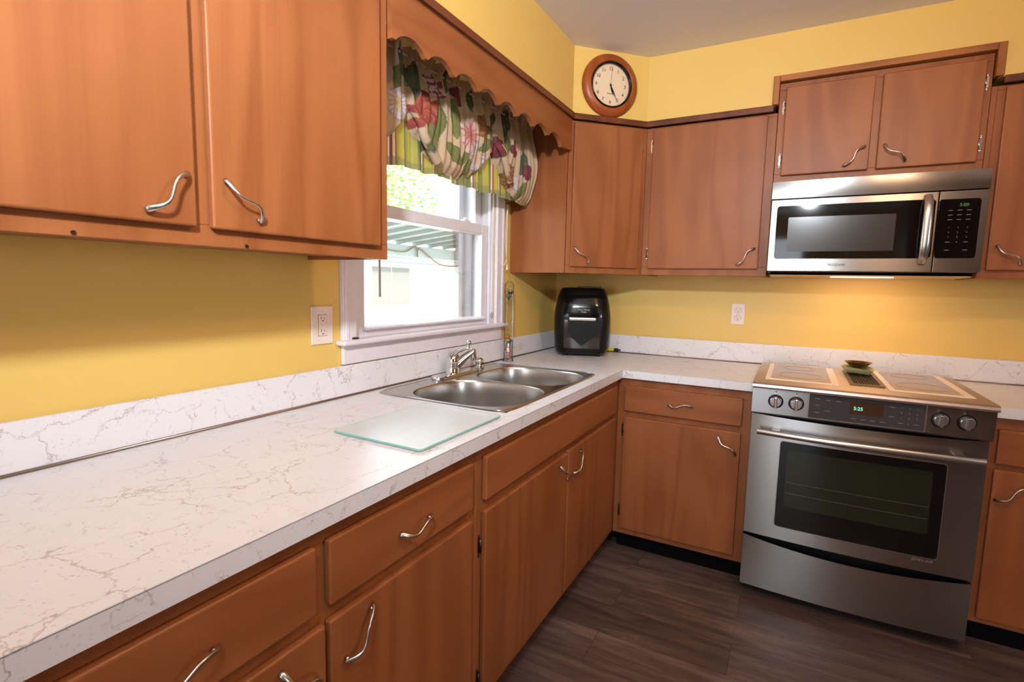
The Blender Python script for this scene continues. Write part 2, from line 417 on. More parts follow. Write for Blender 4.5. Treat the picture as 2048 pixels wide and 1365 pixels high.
# sink window
w = thing('window_1', (-.05, -1.25, 1.09), kind='structure')
b = B()   # casing
CT = 2.11
for y0, y1 in ((-1.787, WY0), (WY1, -.709)):
    b.box((.001, y0, 1.105), (.018, y1, CT), bev=.002)
    b.box((.018, y0+.006 if y0 < -1.7 else y1-.022, 1.105), (.024, y0+.022 if y0 < -1.7 else y1-.006, CT), bev=.002)
b.box((.001, -1.787, WZ1), (.019, -.709, CT), bev=.002)
obj('casing', b, 'white_trim', w)
b = B().box((-.03, WY0+.001, 1.0905), (.02, WY1-.001, 1.105), bev=.002).box((.0, -1.808, 1.0905), (.045, -.692, 1.1085), bev=.007, seg=3)
obj('stool', b, 'white_trim', w)
obj('apron', B().box((.001, -1.785, 1.024), (.016, -.713, 1.0895), bev=.003), 'white_trim', w)
b = B()   # jamb liners, interior and exterior
for y0, y1, s in ((WY0, WY0+.018, 1), (WY1-.018, WY1, -1)):
    b.box((-.198, y0, 1.09), (-.001, y1, WZ1), bev=.001)
    yc = y1 if s > 0 else y0
    b.box((-.022, yc, 1.09), (-.008, yc+s*.012, WZ1), bev=.001).box((-.115, yc, 1.09), (-.104, yc+s*.03, WZ1), bev=.002).box((-.19, yc, 1.09), (-.165, yc+s*.02, WZ1), bev=.002)
b.box((-.198, WY0+.018, WZ1-.02), (-.001, WY1-.018, WZ1)).box((-.24, WY0, 1.07), (-.002, WY1, 1.0895))
obj('jamb', b, 'white_vinyl', w)
def sash(name, x0, x1, y0, y1, z0, z1, st, rb, rt_):
    b = B().box((x0, y0, z0), (x1, y0+st, z1), bev=.003).box((x0, y1-st, z0), (x1, y1, z1), bev=.003)
    b.box((x0, y0+st, z0), (x1, y1-st, z0+rb), bev=.003).box((x0, y0+st, z1-rt_), (x1, y1-st, z1), bev=.003)
    o = obj(name, b, 'white_vinyl', w)
    obj('glass', B().box(((x0+x1)/2-.003, y0+st-.004, z0+rb-.004), ((x0+x1)/2+.003, y1-st+.004, z1-rt_+.004)), 'pane', o)
    return o
lo = sash('lower_sash', -.062, -.024, -1.7, -.80, 1.1052, 1.592, .055, .036, .047)
obj('lift_rail', B().prism([(-.024, 1.130), (-.004, 1.134), (-.004, 1.140), (-.024, 1.146)], -1.66, -.84, M4((1, 0, 0), (0, 0, 1), (0, -1, 0), (0, 0, 0)) @ Matrix.Scale(-1, 4, (0, 0, 1))), 'white_vinyl', lo)
sash('upper_sash', -.103, -.066, -1.7, -.80, 1.545, 2.03, .05, .045, .04)
obj('sash_lock', B().box((-.055, -1.0, 1.592), (-.03, -.95, 1.602), bev=.003).cyl((-.043, -.975, 1.60), (-.043, -.975, 1.612), .008), 'white_vinyl', w)
obj('latch', B().sphere((.018, -1.735, 1.1115), .012, sc=(1, 1.3, .35)), 'dark_hinge', w)
obj('cleat', B().box((-.006, -.80, 1.108), (.002, -.788, 1.16), bev=.003).sphere((.002, -.794, 1.15), .010, sc=(.6, 1, 1.6)), 'tube_glass', w)

# unseen window and door behind the camera, walled up outside to block sky light
w2 = thing('window_2', (RX, -4.2, 1.05), kind='structure')
b = B()
for a in ((-4.7, -4.65), (-4.23, -4.17), (-3.75, -3.7)): b.box((RX+.01, a[0], 1.05), (RX+.09, a[1], 2.05), bev=.004)
b.box((RX+.01, -4.7, 1.05), (RX+.09, -3.7, 1.1), bev=.004).box((RX+.01, -4.7, 2.0), (RX+.09, -3.7, 2.05), bev=.004)
obj('frame', b, 'white_trim', w2); obj('glass', B().box((RX+.045, -4.66, 1.09), (RX+.05, -3.74, 2.01)), 'pane', w2)
w3 = thing('door_1', (.8, RY, 0), kind='structure')
b = B()
for a in ((.15, .21), (.77, .84), (1.39, 1.45)): b.box((a[0], RY-.09, 0), (a[1], RY-.01, 2.08), bev=.004)
b.box((.15, RY-.09, 0), (1.45, RY-.01, .06), bev=.004).box((.15, RY-.09, 2.02), (1.45, RY-.01, 2.08), bev=.004)
obj('frame', b, 'white_trim', w3); obj('glass', B().box((.2, RY-.052, .05), (1.4, RY-.047, 2.03)), 'pane', w3)

# ------------------------------------------------------------------ handles and hinges (shared meshes)
def pull_mesh():
    b = B(); L = .108; pts = []
    N = 28
    for i in range(N+1):
        t = i/N; x = (t-.5)*L; y = -.0105*math.sin(2*PI*t)*(.55+.45*math.sin(PI*t))
        k = abs(2*t-1); z = .0215*(1-k**3.2)+.0045
        pts.append((x, y, z))
    def rad(t):
        k = abs(2*t-1)
        wdt = .0030+.0036*max(0, (k-.35)/.65)**1.2
        if k > .93: wdt *= .72
        return (wdt, .0026+.0006*k)
    b.tube(pts, rad, n=10, normal=(0, 0, 1))
    for s in (-1, 1): b.cyl((s*(L/2-.008), 0, .0005), (s*(L/2-.008), 0, .009), .0034, 10)
    return mesh_of(b, 'nickel', 'pull')
PULL = pull_mesh()
def hinge_mesh(mat):
    b = B()
    b.box((-.0045, -.022, 0), (.0045, .022, .0016), bev=.0007)
    b.cyl((.0052, -.019, .0030), (.0052, .019, .0030), .0030, 10)
    for s in (-1, 1):
        b.box((-.0035, s*.028-.003, 0), (.0035, s*.028+.003, .0018), RZ(0), bev=.0008)
        b.sphere((0, s*.0255, .001), .0048, sc=(1, 1, .35), seg=12); b.sphere((0, s*.032, .001), .0026, sc=(1, 1, .5), seg=10)
    b.box((-.0022, -.010, .0014), (.0022, .010, .0026), bev=.0006)
    return mesh_of(b, mat, 'hinge')
HINGE, HINGE_D = hinge_mesh('chrome'), hinge_mesh('dark_hinge')
A45 = math.radians(45)

def cabinet(name, F, s0, s1, z0, z1, fd, label, axis, doors=(), drawers=(), frame=None, toe=False, hinge=HINGE, back=.004, sides=(1, 1), root=None, shelf=True, panels=()):
    """face-frame cabinet: fd = distance of the frame front from the wall plane; openings are covered by lipped doors"""
    c = F @ Vector(((s0+s1)/2, z0, fd/2)); r = thing(name, root or c, label, 'cabinet', 'base cabinets under the worktop' if toe else 'wall cabinets')
    t = .016; b = B()
    b.box((s0, z0, back), (s0+t, z1, fd-.019), F).box((s1-t, z0, back), (s1, z1, fd-.019), F)
    b.box((s0+t, z0+(.012 if not toe else 0), back), (s1-t, z0+.012+t, fd-.019), F)
    b.box((s0+t, z0+.03, back), (s1-t, z1, back+.006), F)
    if not toe: b.box((s0+t, z1-t, back+.006), (s1-t, z1, fd-.019), F)
    obj('carcass', b, 'wood_z', r)
    b = B()
    for (a0, a1, c0, c1) in frame: b.box((a0, c0, fd-.019), (a1, c1, fd), F, bev=.0012, seg=1)
    obj('face_frame', b, 'wood_z' , r)
    if toe: obj('toe_kick', B().box((s0+.002, .001, fd-.075), (s1-.002, z0-.001, fd-.06), F), 'toe', r)
    for kind, lst in (('door', doors), ('drawer_front', drawers), ('false_front', panels)):
        for d in lst:
            a0, a1, c0, c1 = d[:4]
            p = obj(kind, B().box((a0, c0, fd+.0006), (a1, c1, fd+.0175), F, bev=.0045, seg=3), 'wood_z' if kind == 'door' else 'wood_'+axis, r)
            if len(d) > 4 and d[4]:
                hs, hz, ang = d[4]; inst('handle', PULL, F @ T((hs, hz, fd+.0175)) @ RZ(ang), p)
            for h in (d[5] if len(d) > 5 else ()):
                hs, hz, flip = h
                inst('hinge', hinge, F @ T((hs, hz, fd+.0005)) @ (RZ(PI) if flip else ID), p)
    return r
def fr(s0, s1, z0, z1, bot, top, stiles, rails=()):
    """frame rectangles: outer rails and the listed stiles (a0,a1) full height between rails"""
    o = [(s0, s1, z0, bot), (s0, s1, top, z1)]
    o += [(a, c, bot, top) for a, c in stiles]
    return o+list(rails)

# ---- upper cabinets
ZB, ZT, U = 1.3693, 2.1055, .313
r = cabinet('wall_cabinet', FL, -2.95, -1.8983, ZB, ZT, U, 'double-door brown wooden wall cabinet left of the window, nearest the viewer', 'y',
    doors=[(-2.909, -2.4405, 1.4035, 2.098, (-2.4955, 1.4615, A45)), (-2.410, -1.9415, 1.4035, 2.098, (-2.3485, 1.463, -A45), [(-1.932, 1.447, 1), (-1.932, 2.040, 1)])],
    frame=fr(-2.95, -1.8983, ZB, ZT, 1.410, 2.09, [(-2.95, -2.90), (-2.447, -2.403), (-1.95, -1.8983)]), hinge=HINGE_D)
obj('screw', B().cyl(FL @ Vector((-2.631, 1.3755, .313)), FL @ Vector((-2.631, 1.3755, .3155)), .0036, 10), 'dark_hinge', r)
obj('screw', B().cyl(FL @ Vector((-2.331, 1.3755, .313)), FL @ Vector((-2.331, 1.3755, .3155)), .0036, 10), 'dark_hinge', r)

# diagonal corner wall cabinet
r = thing('corner_wall_cabinet', (.22, -.22, ZB), 'diagonal corner wall cabinet with one tall door, under the clock', 'cabinet', 'wall cabinets')
b = B()
b.box((.004, -.6162, ZB), (.312, -.600, ZT)).box((.600, -.312, ZB), (.6162, -.004, ZT))
poly = [(.005, -.600), (.305, -.600), (.600, -.305), (.600, -.005), (.005, -.005)]
b.prism(poly, ZB+.012, ZB+.028); b.prism(poly, ZT-.016, ZT)
obj('carcass', b, 'wood_z', r)
b = B(); Ls = .4288
for q in fr(.004, Ls-.004, ZB, ZT, 1.41, 2.09, [(.004, .036), (Ls-.04, Ls-.004)]): b.box((q[0], q[2], -.019), (q[1], q[3], 0), FD, bev=.0012, seg=1)
obj('face_frame', b, 'wood_z', r)
p = obj('door', B().box((.026, 1.401, .0006), (.400, 2.098, .0175), FD, bev=.0045, seg=3), 'wood_z', r)
inst('handle', PULL, FD @ T((.082, 1.459, .0175)) @ RZ(-A45), p)
for z in (2.017, 1.480): inst('hinge', HINGE, FD @ T((.4075, z, .0005)) @ RZ(PI), p)

cabinet('wall_cabinet', FB, .6175, 1.2075, ZB, ZT, U, 'wide single-door wall cabinet between the corner cabinet and the microwave', 'x',
    doors=[(.652, 1.1705, 1.402, 2.098, (1.1155, 1.460, A45), [(.6435, 2.017, 0), (.6435, 1.480, 0)])],
    frame=fr(.6175, 1.2075, ZB, ZT, 1.41, 2.09, [(.6175, .664), (1.16, 1.2075)]))
cabinet('microwave_cabinet', FB, 1.2095, 1.9445, 1.788, 2.2305, U, 'short two-door cabinet directly above the steel microwave', 'x',
    doors=[(1.237, 1.567, 1.823, 2.208, (1.514, 1.8815, A45), [(1.2285, 2.125, 0), (1.2285, 1.893, 0)]),
           (1.594, 1.922, 1.823, 2.208, (1.655, 1.8825, -A45), [(1.930, 2.125, 1), (1.930, 1.893, 1)])],
    frame=fr(1.2095, 1.9445, 1.788, 2.2305, 1.832, 2.2, [(1.2095, 1.247), (1.558, 1.603), (1.912, 1.9445)]))
cabinet('wall_cabinet', FB, 1.9635, 2.46, ZB, ZT, U, 'wall cabinet to the right of the microwave, cut by the right edge of the photo', 'x',
    doors=[(1.987, 2.425, 1.402, 2.098, (2.049, 1.4605, -A45), [(2.434, 2.017, 1), (2.434, 1.480, 1)])],
    frame=fr(1.9635, 2.46, ZB, ZT, 1.41, 2.09, [(1.9635, 2.0), (2.416, 2.46)], [(1.9455, 1.9635, 1.788, ZT)]))
# oak trim around the raised cabinet
b = B().box((1.183, -.345, 2.1345), (1.209, -.3315, 2.258), bev=.003).box((1.9455, -.345, 2.1345), (1.972, -.3315, 2.258), bev=.003).box((1.1965, -.332, 2.1345), (1.2085, -.3, 2.2445)).box((1.9465, -.332, 2.1345), (1.959, -.3, 2.2445))
struct('trim_2', b, 'oak_z'); struct('trim_3', B().box((1.209, -.345, 2.232), (1.9455, -.3315, 2.258), bev=.003).box((1.209, -.332, 2.2325), (1.9455, -.3, 2.2445)), 'oak_x')

# scalloped valance board over the window
pts = [(-1.897, 2.1055), (-1.897, 1.963)]
y = -1.887; per = (1.887-.74)/8
for k in range(8):
    for i in range(13):
        t = i/12; sh = math.sin(PI*t)**.75
        pts.append((y+k*per+per*(.04+.92*t), 1.964-.0015*k*0+.029*sh))
pts += [(-.735, 1.950), (-.700, 1.953), (-.6175, 1.960), (-.6175, 2.1055)]
o = obj('valance_board', B().prism(pts, .3135, .331, FL), 'wood_y', None, (.32, -1.25, 1.96))
tag(o, 'scalloped brown wooden valance board bridging the cabinets over the window', 'valance')

# ---- base cabinets
BF = .6159; TZ = .095; BT = .8745
cabinet('base_cabinet', FL, -2.95, -1.8985, TZ, BT, BF, 'base cabinet under the near end of the counter, two drawers over two doors', 'y', toe=True, hinge=HINGE_D,
    doors=[(-2.91, -2.4205, .130, .6865, (-2.482, .627, -A45), []), (-2.4105, -1.9315, .130, .6865, (-2.3435, .627, A45), [(-1.921, .62, 1), (-1.921, .2, 1)])],
    drawers=[(-2.91, -2.4375, .716, .842, (-2.673, .775, 0)), (-2.4095, -1.931, .716, .842, (-2.171, .775, 0))],
    frame=fr(-2.95, -1.8985, TZ, BT, .138, .834, [(-2.95, -2.90), (-2.444, -2.402), (-1.94, -1.8985)], [(-2.90, -2.444, .678, .726), (-2.402, -1.94, .678, .726)]))
cabinet('base_cabinet', FL, -1.8965, -.640, TZ, BT, BF, 'sink base cabinet with long false drawer front over two doors', 'y', toe=True, hinge=HINGE_D,
    doors=[(-1.866, -1.2805, .130, .6865, (-1.327, .623, -A45), [(-1.8765, .585, 0), (-1.8765, .185, 0)]), (-1.2705, -.686, .130, .6905, (-1.195, .628, A45))],
    panels=[(-1.866, -.690, .716, .841)],
    frame=fr(-1.8965, -.6165, TZ, BT, .138, .834, [(-1.8965, -1.86), (-1.30, -1.25), (-.70, -.6165)], [(-1.86, -1.3, .678, .726), (-1.25, -.70, .678, .726)]))
cabinet('base_cabinet', FB, .620, 1.2075, TZ, BT, BF, 'base cabinet in the corner left of the range, one drawer over one door', 'x', toe=True, hinge=HINGE_D,
    doors=[(.653, 1.172, .126, .6865, (1.1185, .623, -A45), [(.6445, .62, 0), (.6445, .21, 0)])],
    drawers=[(.653, 1.172, .714, .838, (.912, .774, 0))],
    frame=fr(.6165, 1.2075, TZ, BT, .138, .830, [(.6165, .664), (1.16, 1.2075)], [(.664, 1.16, .678, .724)]))
cabinet('base_cabinet', FB, 1.9675, 2.46, TZ, BT, BF, 'base cabinet right of the range, cut by the right edge of the photo', 'x', toe=True, hinge=HINGE_D,
    doors=[(2.003, 2.425, .118, .6865, (2.055, .608, A45*.8), [])],
    drawers=[(2.004, 2.425, .706, .832, (2.215, .770, 0))],
    frame=fr(1.9675, 2.46, TZ, BT, .138, .825, [(1.9675, 2.014), (2.416, 2.46)], [(2.014, 2.416, .678, .716)]))
# ------------------------------------------------------------------ worktops
CT0, CT1, CD = .8755, .914, .6424
HX0, HX1, HY0, HY1 = .10, .582, -1.672, -.840     # sink cut-out
ct = thing('countertop', (.32, -1.5, CT0), 'white veined L-shaped laminate worktop holding the sink', 'countertop', 'veined laminate worktops')
b = B()
b.box((.004, -3.0, CT0), (CD, HY0, CT1)).box((.004, HY0, CT0), (HX0, HY1, CT1)).box((HX1, HY0, CT0), (CD, HY1, CT1)).box((.004, HY1, CT0), (CD, -.004, CT1)).box((CD, -CD, CT0), (1.2085, -.004, CT1))
bmesh.ops.remove_doubles(b.bm, verts=b.bm.verts, dist=1e-5)
obj('worktop', b, 'laminate', ct)
obj('backsplash', B().box((.002, -3.0, CT1+.0008), (.018, -.019, CT1+.1065), bev=.0015, seg=1), 'laminate', ct)
obj('joint_strip', B().tube([(.0195, -3.0, CT1+.0036), (.0195, -.03, CT1+.0036)], .0036, n=8), 'strip_metal', ct)
obj('edge_seam', B().box((CD-.0002, -3.0, CT1-.0022), (CD+.0004, -CD, CT1-.0014)).box((CD, -CD-.0004, CT1-.0022), (1.2085, -CD+.0002, CT1-.0014)), 'grey_print', ct)
bs = obj('backsplash', B().box((.019, -.018, CT1+.0008), (2.46, -.002, CT1+.1065), bev=.0015, seg=1), 'laminate', None, (1.2, -.01, CT1))
tag(bs, 'long veined laminate backsplash strip along the back wall behind the range', 'backsplash')
obj('joint_strip', B().tube([(.03, -.0195, CT1+.003), (1.205, -.0195, CT1+.003)], .003, n=8), 'strip_metal', bs)
ct2 = thing('countertop', (2.2, -.32, CT0), 'short veined laminate worktop right of the range', 'countertop', 'veined laminate worktops')
obj('worktop', B().box((1.9685, -CD, CT0), (2.46, -.004, CT1), bev=.0008, seg=1), 'laminate', ct2)
obj('joint_strip', B().tube([(1.975, -.0215, CT1+.003), (2.455, -.0215, CT1+.003)], .003, n=8), 'strip_metal', ct2)

# ------------------------------------------------------------------ sink
def superell(cx, cy, a, bb, n, N=64):
    out = []
    for i in range(N):
        t = 2*PI*i/N; c, s_ = math.cos(t), math.sin(t)
        out.append((cx+a*math.copysign(abs(c)**(2/n), c), cy+bb*math.copysign(abs(s_)**(2/n), s_)))
    return out
sk = thing('kitchen_sink', (.32, -1.255, CT1), 'double-bowl drop-in stainless steel sink under the window', 'sink')
bowls = [(.356, -1.466, .220, .200), (.356, -1.058, .216, .190)]
b = B(); t = bmesh.new(); SZ = CT1+.0032
def loop(pts, z):
    vs = [t.verts.new((p[0], p[1], z)) for p in pts]; return vs, [t.edges.new((vs[i], vs[(i+1) % len(vs)])) for i in range(len(vs))]
out_pts = superell(.3165, -1.2555, .268, .4245, 14, 72)
ov, oe = loop(out_pts, SZ); ee = list(oe)
rims = []
for cx, cy, a, bb in bowls:
    pts = superell(cx, cy, a, bb, 3.0, 64); v, e = loop(pts, SZ); rims.append(pts); ee += e
bmesh.ops.triangle_fill(t, edges=ee, use_beauty=True)
for f in t.faces:
    if f.normal.z < 0: f.normal_flip()
b._merge(t)
b.loft([[(p[0], p[1], SZ) for p in out_pts], [(.3165+(p[0]-.3165)*1.012, -1.2555+(p[1]+1.2555)*1.008, CT1+.0004) for p in out_pts]])
# raised bead round the edge
b.tube([(.3165+(p[0]-.3165)*.985, -1.2555+(p[1]+1.2555)*.99, SZ-.0012) for p in out_pts+out_pts[:1]], .0028, n=8, caps=False)
obj('rim', b, 'sink_steel', sk)
for (cx, cy, a, bb), pts in zip(bowls, rims):
    b = B(); rings = []
    for k, (sc, dz) in enumerate(((1.0, 0), (.992, -.003), (.985, -.010), (.965, -.06), (.945, -.12), (.92, -.150), (.86, -.166), (.70, -.173), (.35, -.176), (.16, -.178))):
        rings.append([(cx+(p[0]-cx)*sc, cy+(p[1]-cy)*sc, SZ+dz) for p in pts])
    b.loft(rings, cap1=False, flip=True)
    for f in b.bm.faces: f.smooth = True
    o = obj('bowl', b, 'sink_steel', sk)
    obj('drain', B().lathe([(0, -.006), (.02, -.006), (.022, -.002), (.036, 0), (.043, .0015), (.044, .0)], T((cx, cy, SZ-.1775))), 'chrome', o)
# faucet
fa = thing('faucet', (.088, -1.257, SZ+.0005), 'chrome single-lever faucet with ball-topped lever', 'faucet')
z0 = SZ+.0008
pl = [( .088+.030*math.cos(a)*(1 if True else 0), (-1.30 if math.sin(a) < 0 else -1.12)+.030*math.sin(a)) for a in [PI*2*i/28-PI/2 for i in range(28)]]
pl = []
for i in range(15): a = -PI/2+PI*i/14-PI/2; pl.append((.088+.032*math.cos(a+PI/2)*1.0, -1.345+.03*math.sin(a+PI/2)*1.0))
pl = [(.088+.032*math.cos(PI+PI*i/14), -1.348+.032*math.sin(PI+PI*i/14)) for i in range(15)]+[(.088+.032*math.cos(PI*i/14), -1.105+.032*math.sin(PI*i/14)) for i in range(15)]
obj('base_plate', B().prism(pl, z0, z0+.012, bev=.004), 'chrome', fa)
b = B(); b.lathe([(.031, .010), (.029, .015), (.0275, .040), (.0285, .062), (.0275, .074), (.023, .086), (.014, .094), (0, .097)], T((.088, -1.250, z0)), 32)
obj('body', b, 'chrome', fa)
P0 = Vector((.090, -1.248, z0+.034)); P1 = Vector((.146, -1.190, z0+.100))
b = B(); path = [P0.lerp(P1, i/10)+Vector((0, 0, .004*math.sin(PI*i/10))) for i in range(11)]
b.tube(path, lambda t: (.0235-.0085*t, .0215-.0085*t), n=18, normal=(0, 0, 1))
b.sphere(P1, .0148, seg=20)
b.cyl(P1+Vector((.002, .002, .004)), P1+Vector((.004, .003, -.026)), .0132, 20).cyl(P1+Vector((.004, .003, -.024)), P1+Vector((.005, .004, -.036)), .0145, 20)
obj('spout', b, 'chrome', fa)
b = B(); L0 = Vector((.084, -1.252, z0+.086)); L1 = Vector((.133, -1.204, z0+.116))
b.tube([L0, L0.lerp(L1, .35)+Vector((0, 0, .006)), L0.lerp(L1, .75)+Vector((0, 0, .003)), L1], lambda t: (.019-.010*t, .010-.004*t), n=14, normal=(0, 0, 1))
b.sphere(L1, .0075, seg=14); b.cyl(L1, L1+Vector((.001, .001, .016)), .0055).sphere(L1+Vector((.002, .001, .022)), .0112)
obj('lever', b, 'chrome', fa)
sp = thing('sink_sprayer', (.07, -1.015, SZ+.0005), 'round chrome sprayer knob on the sink ledge beside the faucet', 'sprayer')
obj('collar', B().lathe([(.024, 0), (.022, .006), (.014, .009), (.011, .016)], T((.07, -1.015, SZ+.0006)), 24), 'chrome', sp)
obj('knob', B().lathe([(.008, .012), (.015, .016), (.020, .026), (.019, .038), (.012, .047), (0, .050)], T((.07, -1.015, SZ+.0006)), 24), 'chrome', sp)

# ------------------------------------------------------------------ cutting board
cb = thing('cutting_board', (.455, -1.916, CT1+.0005), 'clear pebbled glass cutting board with green edge, on the counter before the sink', 'cutting board')
bp = []
for (cx, cy, a0) in ((.587, -1.741, 0), (.322, -1.735, 90), (.320, -2.093, 180), (.589, -2.099, 270)):
    for i in range(6): a = math.radians(a0+18*i); bp.append((cx+.012*math.cos(a), cy+.012*math.sin(a)))
CTB = CT1+.0042
b = B(); t = bmesh.new(); t.faces.new([t.verts.new((p[0], p[1], CTB+.0045)) for p in bp]); b._merge(t)
obj('top_face', b, 'board_glass', cb)
b = B(); b.loft([[(p[0], p[1], CTB) for p in bp], [(p[0], p[1], CTB+.0044) for p in bp]]); obj('edge', b, 'board_edge', cb)
for p in ((.329, -2.085), (.580, -2.088), (.330, -1.748), (.572, -1.752)):
    obj('foot', B().lathe([(0, .0004), (.009, .0004), (.008, .0036), (0, .0036)], T((p[0], p[1], CT1)), 16), plain('amber_foot', srgb(214, 186, 96), .4) if 'amber_foot' not in bpy.data.materials else bpy.data.materials['amber_foot'], cb)

# ------------------------------------------------------------------ outlets
def outlet(F, s, z, d, w_, h_, label, gfci):
    r = thing('wall_outlet', F @ Vector((s, z-h_/2, d)), label, 'outlet', 'white wall outlets')
    obj('cover_plate', B().box((s-w_/2, z-h_/2, d+.0005), (s+w_/2, z+h_/2, d+.006), F, bev=.003), 'plate', r)
    if gfci:
        o = obj('socket_face', B().box((s-.0165, z-.0335, d+.006), (s+.0165, z+.0335, d+.008), F, bev=.001), 'plate', r)
        b = B()
        b.box((s-.0175, z-.0345, d+.0058), (s+.0175, z+.0345, d+.0064), F)
        obj('reveal_line', b, 'slot', r)
        obj('test_button', B().box((s-.012, z-.004, d+.008), (s+.003, z+.004, d+.009), F, bev=.0005), 'plate', o)
        cs = (z+.021, z-.021)
    else:
        cs = (z+.0195, z-.0195); b = B()
        for c in cs: b.lathe([(0, .0005), (.0165, .0005), (.0165, 0)], F @ T((s, c, d+.006)), 24, sm=False, sy=.85)
        o = obj('socket_face', b, 'plate', r)
        b = B()
        for c in cs: b.lathe([(0, .0002), (.0176, .0002), (.0176, 0)], F @ T((s, c, d+.006)), 24, sm=False, sy=.86)
        obj('reveal_line', b, 'slot', r)
    dd = d+(.008 if gfci else .0065)
    for c in cs:
        b = B(); b.box((s-.0075, c-.001, dd), (s-.0055, c+.007, dd+.0003), F).box((s+.0055, c-.001, dd), (s+.0073, c+.006, dd+.0003), F)
        b.lathe([(0, .0003), (.0026, .0003), (.0026, 0)], F @ T((s, c-.0065, dd)), 12, sm=False)
        obj('slots', b, 'slot', r)
    for c in ((z+h_/2-.013, z-h_/2+.013) if gfci else (z,)): obj('screw', B().lathe([(0, .001), (.0026, .001), (.003, 0)], F @ T((s, c, d+.006)), 12), 'plate', r)
outlet(FL, -1.864, 1.163, 0, .086, .123, 'white outlet plate with rectangular sockets on the wall left of the window', True)
outlet(FB, 1.0715, 1.173, 0, .068, .113, 'white outlet plate with two round sockets on the back wall left of the range', False)

# ------------------------------------------------------------------ wall clock
ck = thing('wall_clock', FD @ Vector((.2, 2.135, .014)), 'round brown wooden wall clock above the corner cabinet', 'clock')
d0 = ((.3303-.313)*q2)+.0008
FC = FD @ T((.2005, 2.2795, d0))
obj('rim', B().lathe([(.146, 0), (.148, .006), (.143, .018), (.128, .029), (.112, .031), (.106, .026), (.104, .012), (.1, .006), (.0, .006)], FC, 64), 'clock_wood', ck)
obj('bezel', B().lathe([(.1075, .020), (.1075, .029), (.103, .031), (.0985, .026), (.0985, .012)], FC, 64), 'black_gloss', ck)
dl = obj('dial', B().lathe([(.0985, .013), (0, .013)], FC, 48, sm=False), 'clock_face', ck)
b = B()
for k in range(1, 13):
    a = PI/2-k*PI/6; me = text_mesh(str(k), .0225); obj('numeral', B().mesh(me, FC @ T((.077*math.cos(a), .077*math.sin(a), .0140))), 'dark_print', dl)
for k in range(60):
    a = k*PI/30; 
    if k % 5 == 0: b.lathe([(0, .0003), (.0016, .0003), (.0016, 0)], FC @ T((.0925*math.cos(a), .0925*math.sin(a), .0135)), 8, sm=False)
    else: b.box((.0915, -.0002, .0133), (.0935, .0002, .0136), FC @ RZ(a))
obj('minute_track', b, 'dark_print', dl)
obj('brand_lettering', B().mesh(text_mesh('Westclox', .0085), FC @ T((0, -.038, .0137))), 'dark_print', dl)
def hand(name, ang, L, wdt, back, z):
    b = B(); b.prism([(-wdt*.4, -back), (wdt*.4, -back), (wdt, L*.35), (wdt*.8, L*.6), (0, L), (-wdt*.8, L*.6), (-wdt, L*.35)], z, z+.0006, FC @ RZ(-ang)); obj(name, b, 'black_satin', ck)
hand('hour_hand', math.radians(162), .050, .0042, .008, .0155)
hand('minute_hand', math.radians(153), .078, .0028, .010, .0165)
b = B().box((-.0005, -.012, .0175), (.0005, .068, .0179), FC @ RZ(math.radians(-3))).cyl((0, 0, .0135), (0, 0, .0185), .0045, M=FC); obj('second_hand', b, 'black_satin', ck)
obj('lens', B().lathe([(.0985, .0225), (.08, .026), (.05, .0285), (0, .030)], FC, 48), 'clock_lens', ck)

# ------------------------------------------------------------------ microwave
mw = thing('microwave', (1.587, -.19, 1.372), 'stainless over-the-range microwave under the short cabinet', 'microwave')
X0, X1 = 1.2125, 1.9605; YF = -.385
FM = FB
b = B().box((X0+.002, -.352, 1.388), (X1-.002, -.004, 1.785), bev=.002)
obj('body', b, 'black_satin', mw)
b = B().prism([(-.335, 1.387), (-.335, 1.377), (-.30, 1.372), (-.02, 1.370), (-.006, 1.372), (-.006, 1.387)], X0+.012, X1-.012, M4((0, 1, 0), (0, 0, 1), (1, 0, 0), (0, 0, 0)))
obj('underside', b, 'steel_top', mw)
# bowed vent panel
def ventfn(u, v):
    x = X0+(X1-X0)*u; z = 1.7115+.0735*v; y = YF-.010*(1-(2*u-1)**2)*v - .003*math.sin(PI*v)+.012*v*0
    return (x, y, z)
b = B(); prf = []
NU = 40; t = bmesh.new()
fr_ = [[t.verts.new(ventfn(i/NU, j/8)) for j in range(9)] for i in range(NU+1)]
bk = [[t.verts.new((X0+(X1-X0)*i/NU, -.353, 1.7115+.0735*j)) for j in range(2)] for i in range(NU+1)]
for i in range(NU):
    for j in range(8):
        f = t.faces.new((fr_[i][j], fr_[i+1][j], fr_[i+1][j+1], fr_[i][j+1])); f.smooth = True
    t.faces.new((fr_[i][8], fr_[i+1][8], bk[i+1][1], bk[i][1])); t.faces.new((bk[i][0], bk[i+1][0], fr_[i+1][0], fr_[i][0]))
for i in (0, NU):
    t.faces.new([fr_[i][j] for j in range(9)]+[bk[i][1], bk[i][0]])
bmesh.ops.recalc_face_normals(t, faces=t.faces); b._merge(t)
obj('vent_panel', b, 'steel_x', mw)
def rrect(x0, x1, z0, z1, r, n=6):
    out = []
    for cx, cz, a0 in ((x1-r, z1-r, 0), (x0+r, z1-r, 90), (x0+r, z0+r, 180), (x1-r, z0+r, 270)):
        for i in range(n+1): a = math.radians(a0+90*i/n); out.append((cx+r*math.cos(a), cz+r*math.sin(a)))
    return out
dr = obj('door', B().box((X0, 1.391, .353), (1.8075, 1.7075, .385), FM, bev=.003), 'steel_x', mw)
obj('window_glass', B().prism(rrect(1.2375, 1.800, 1.4465, 1.679, .013), .3852, .3866, FM, bev=.0006), 'glass_black', dr)
obj('inner_window', B().prism(rrect(1.285, 1.675, 1.478, 1.628, .004), .3867, .3870, FM), plain('grey_mesh_screen', srgb(58, 53, 50), .18), dr)
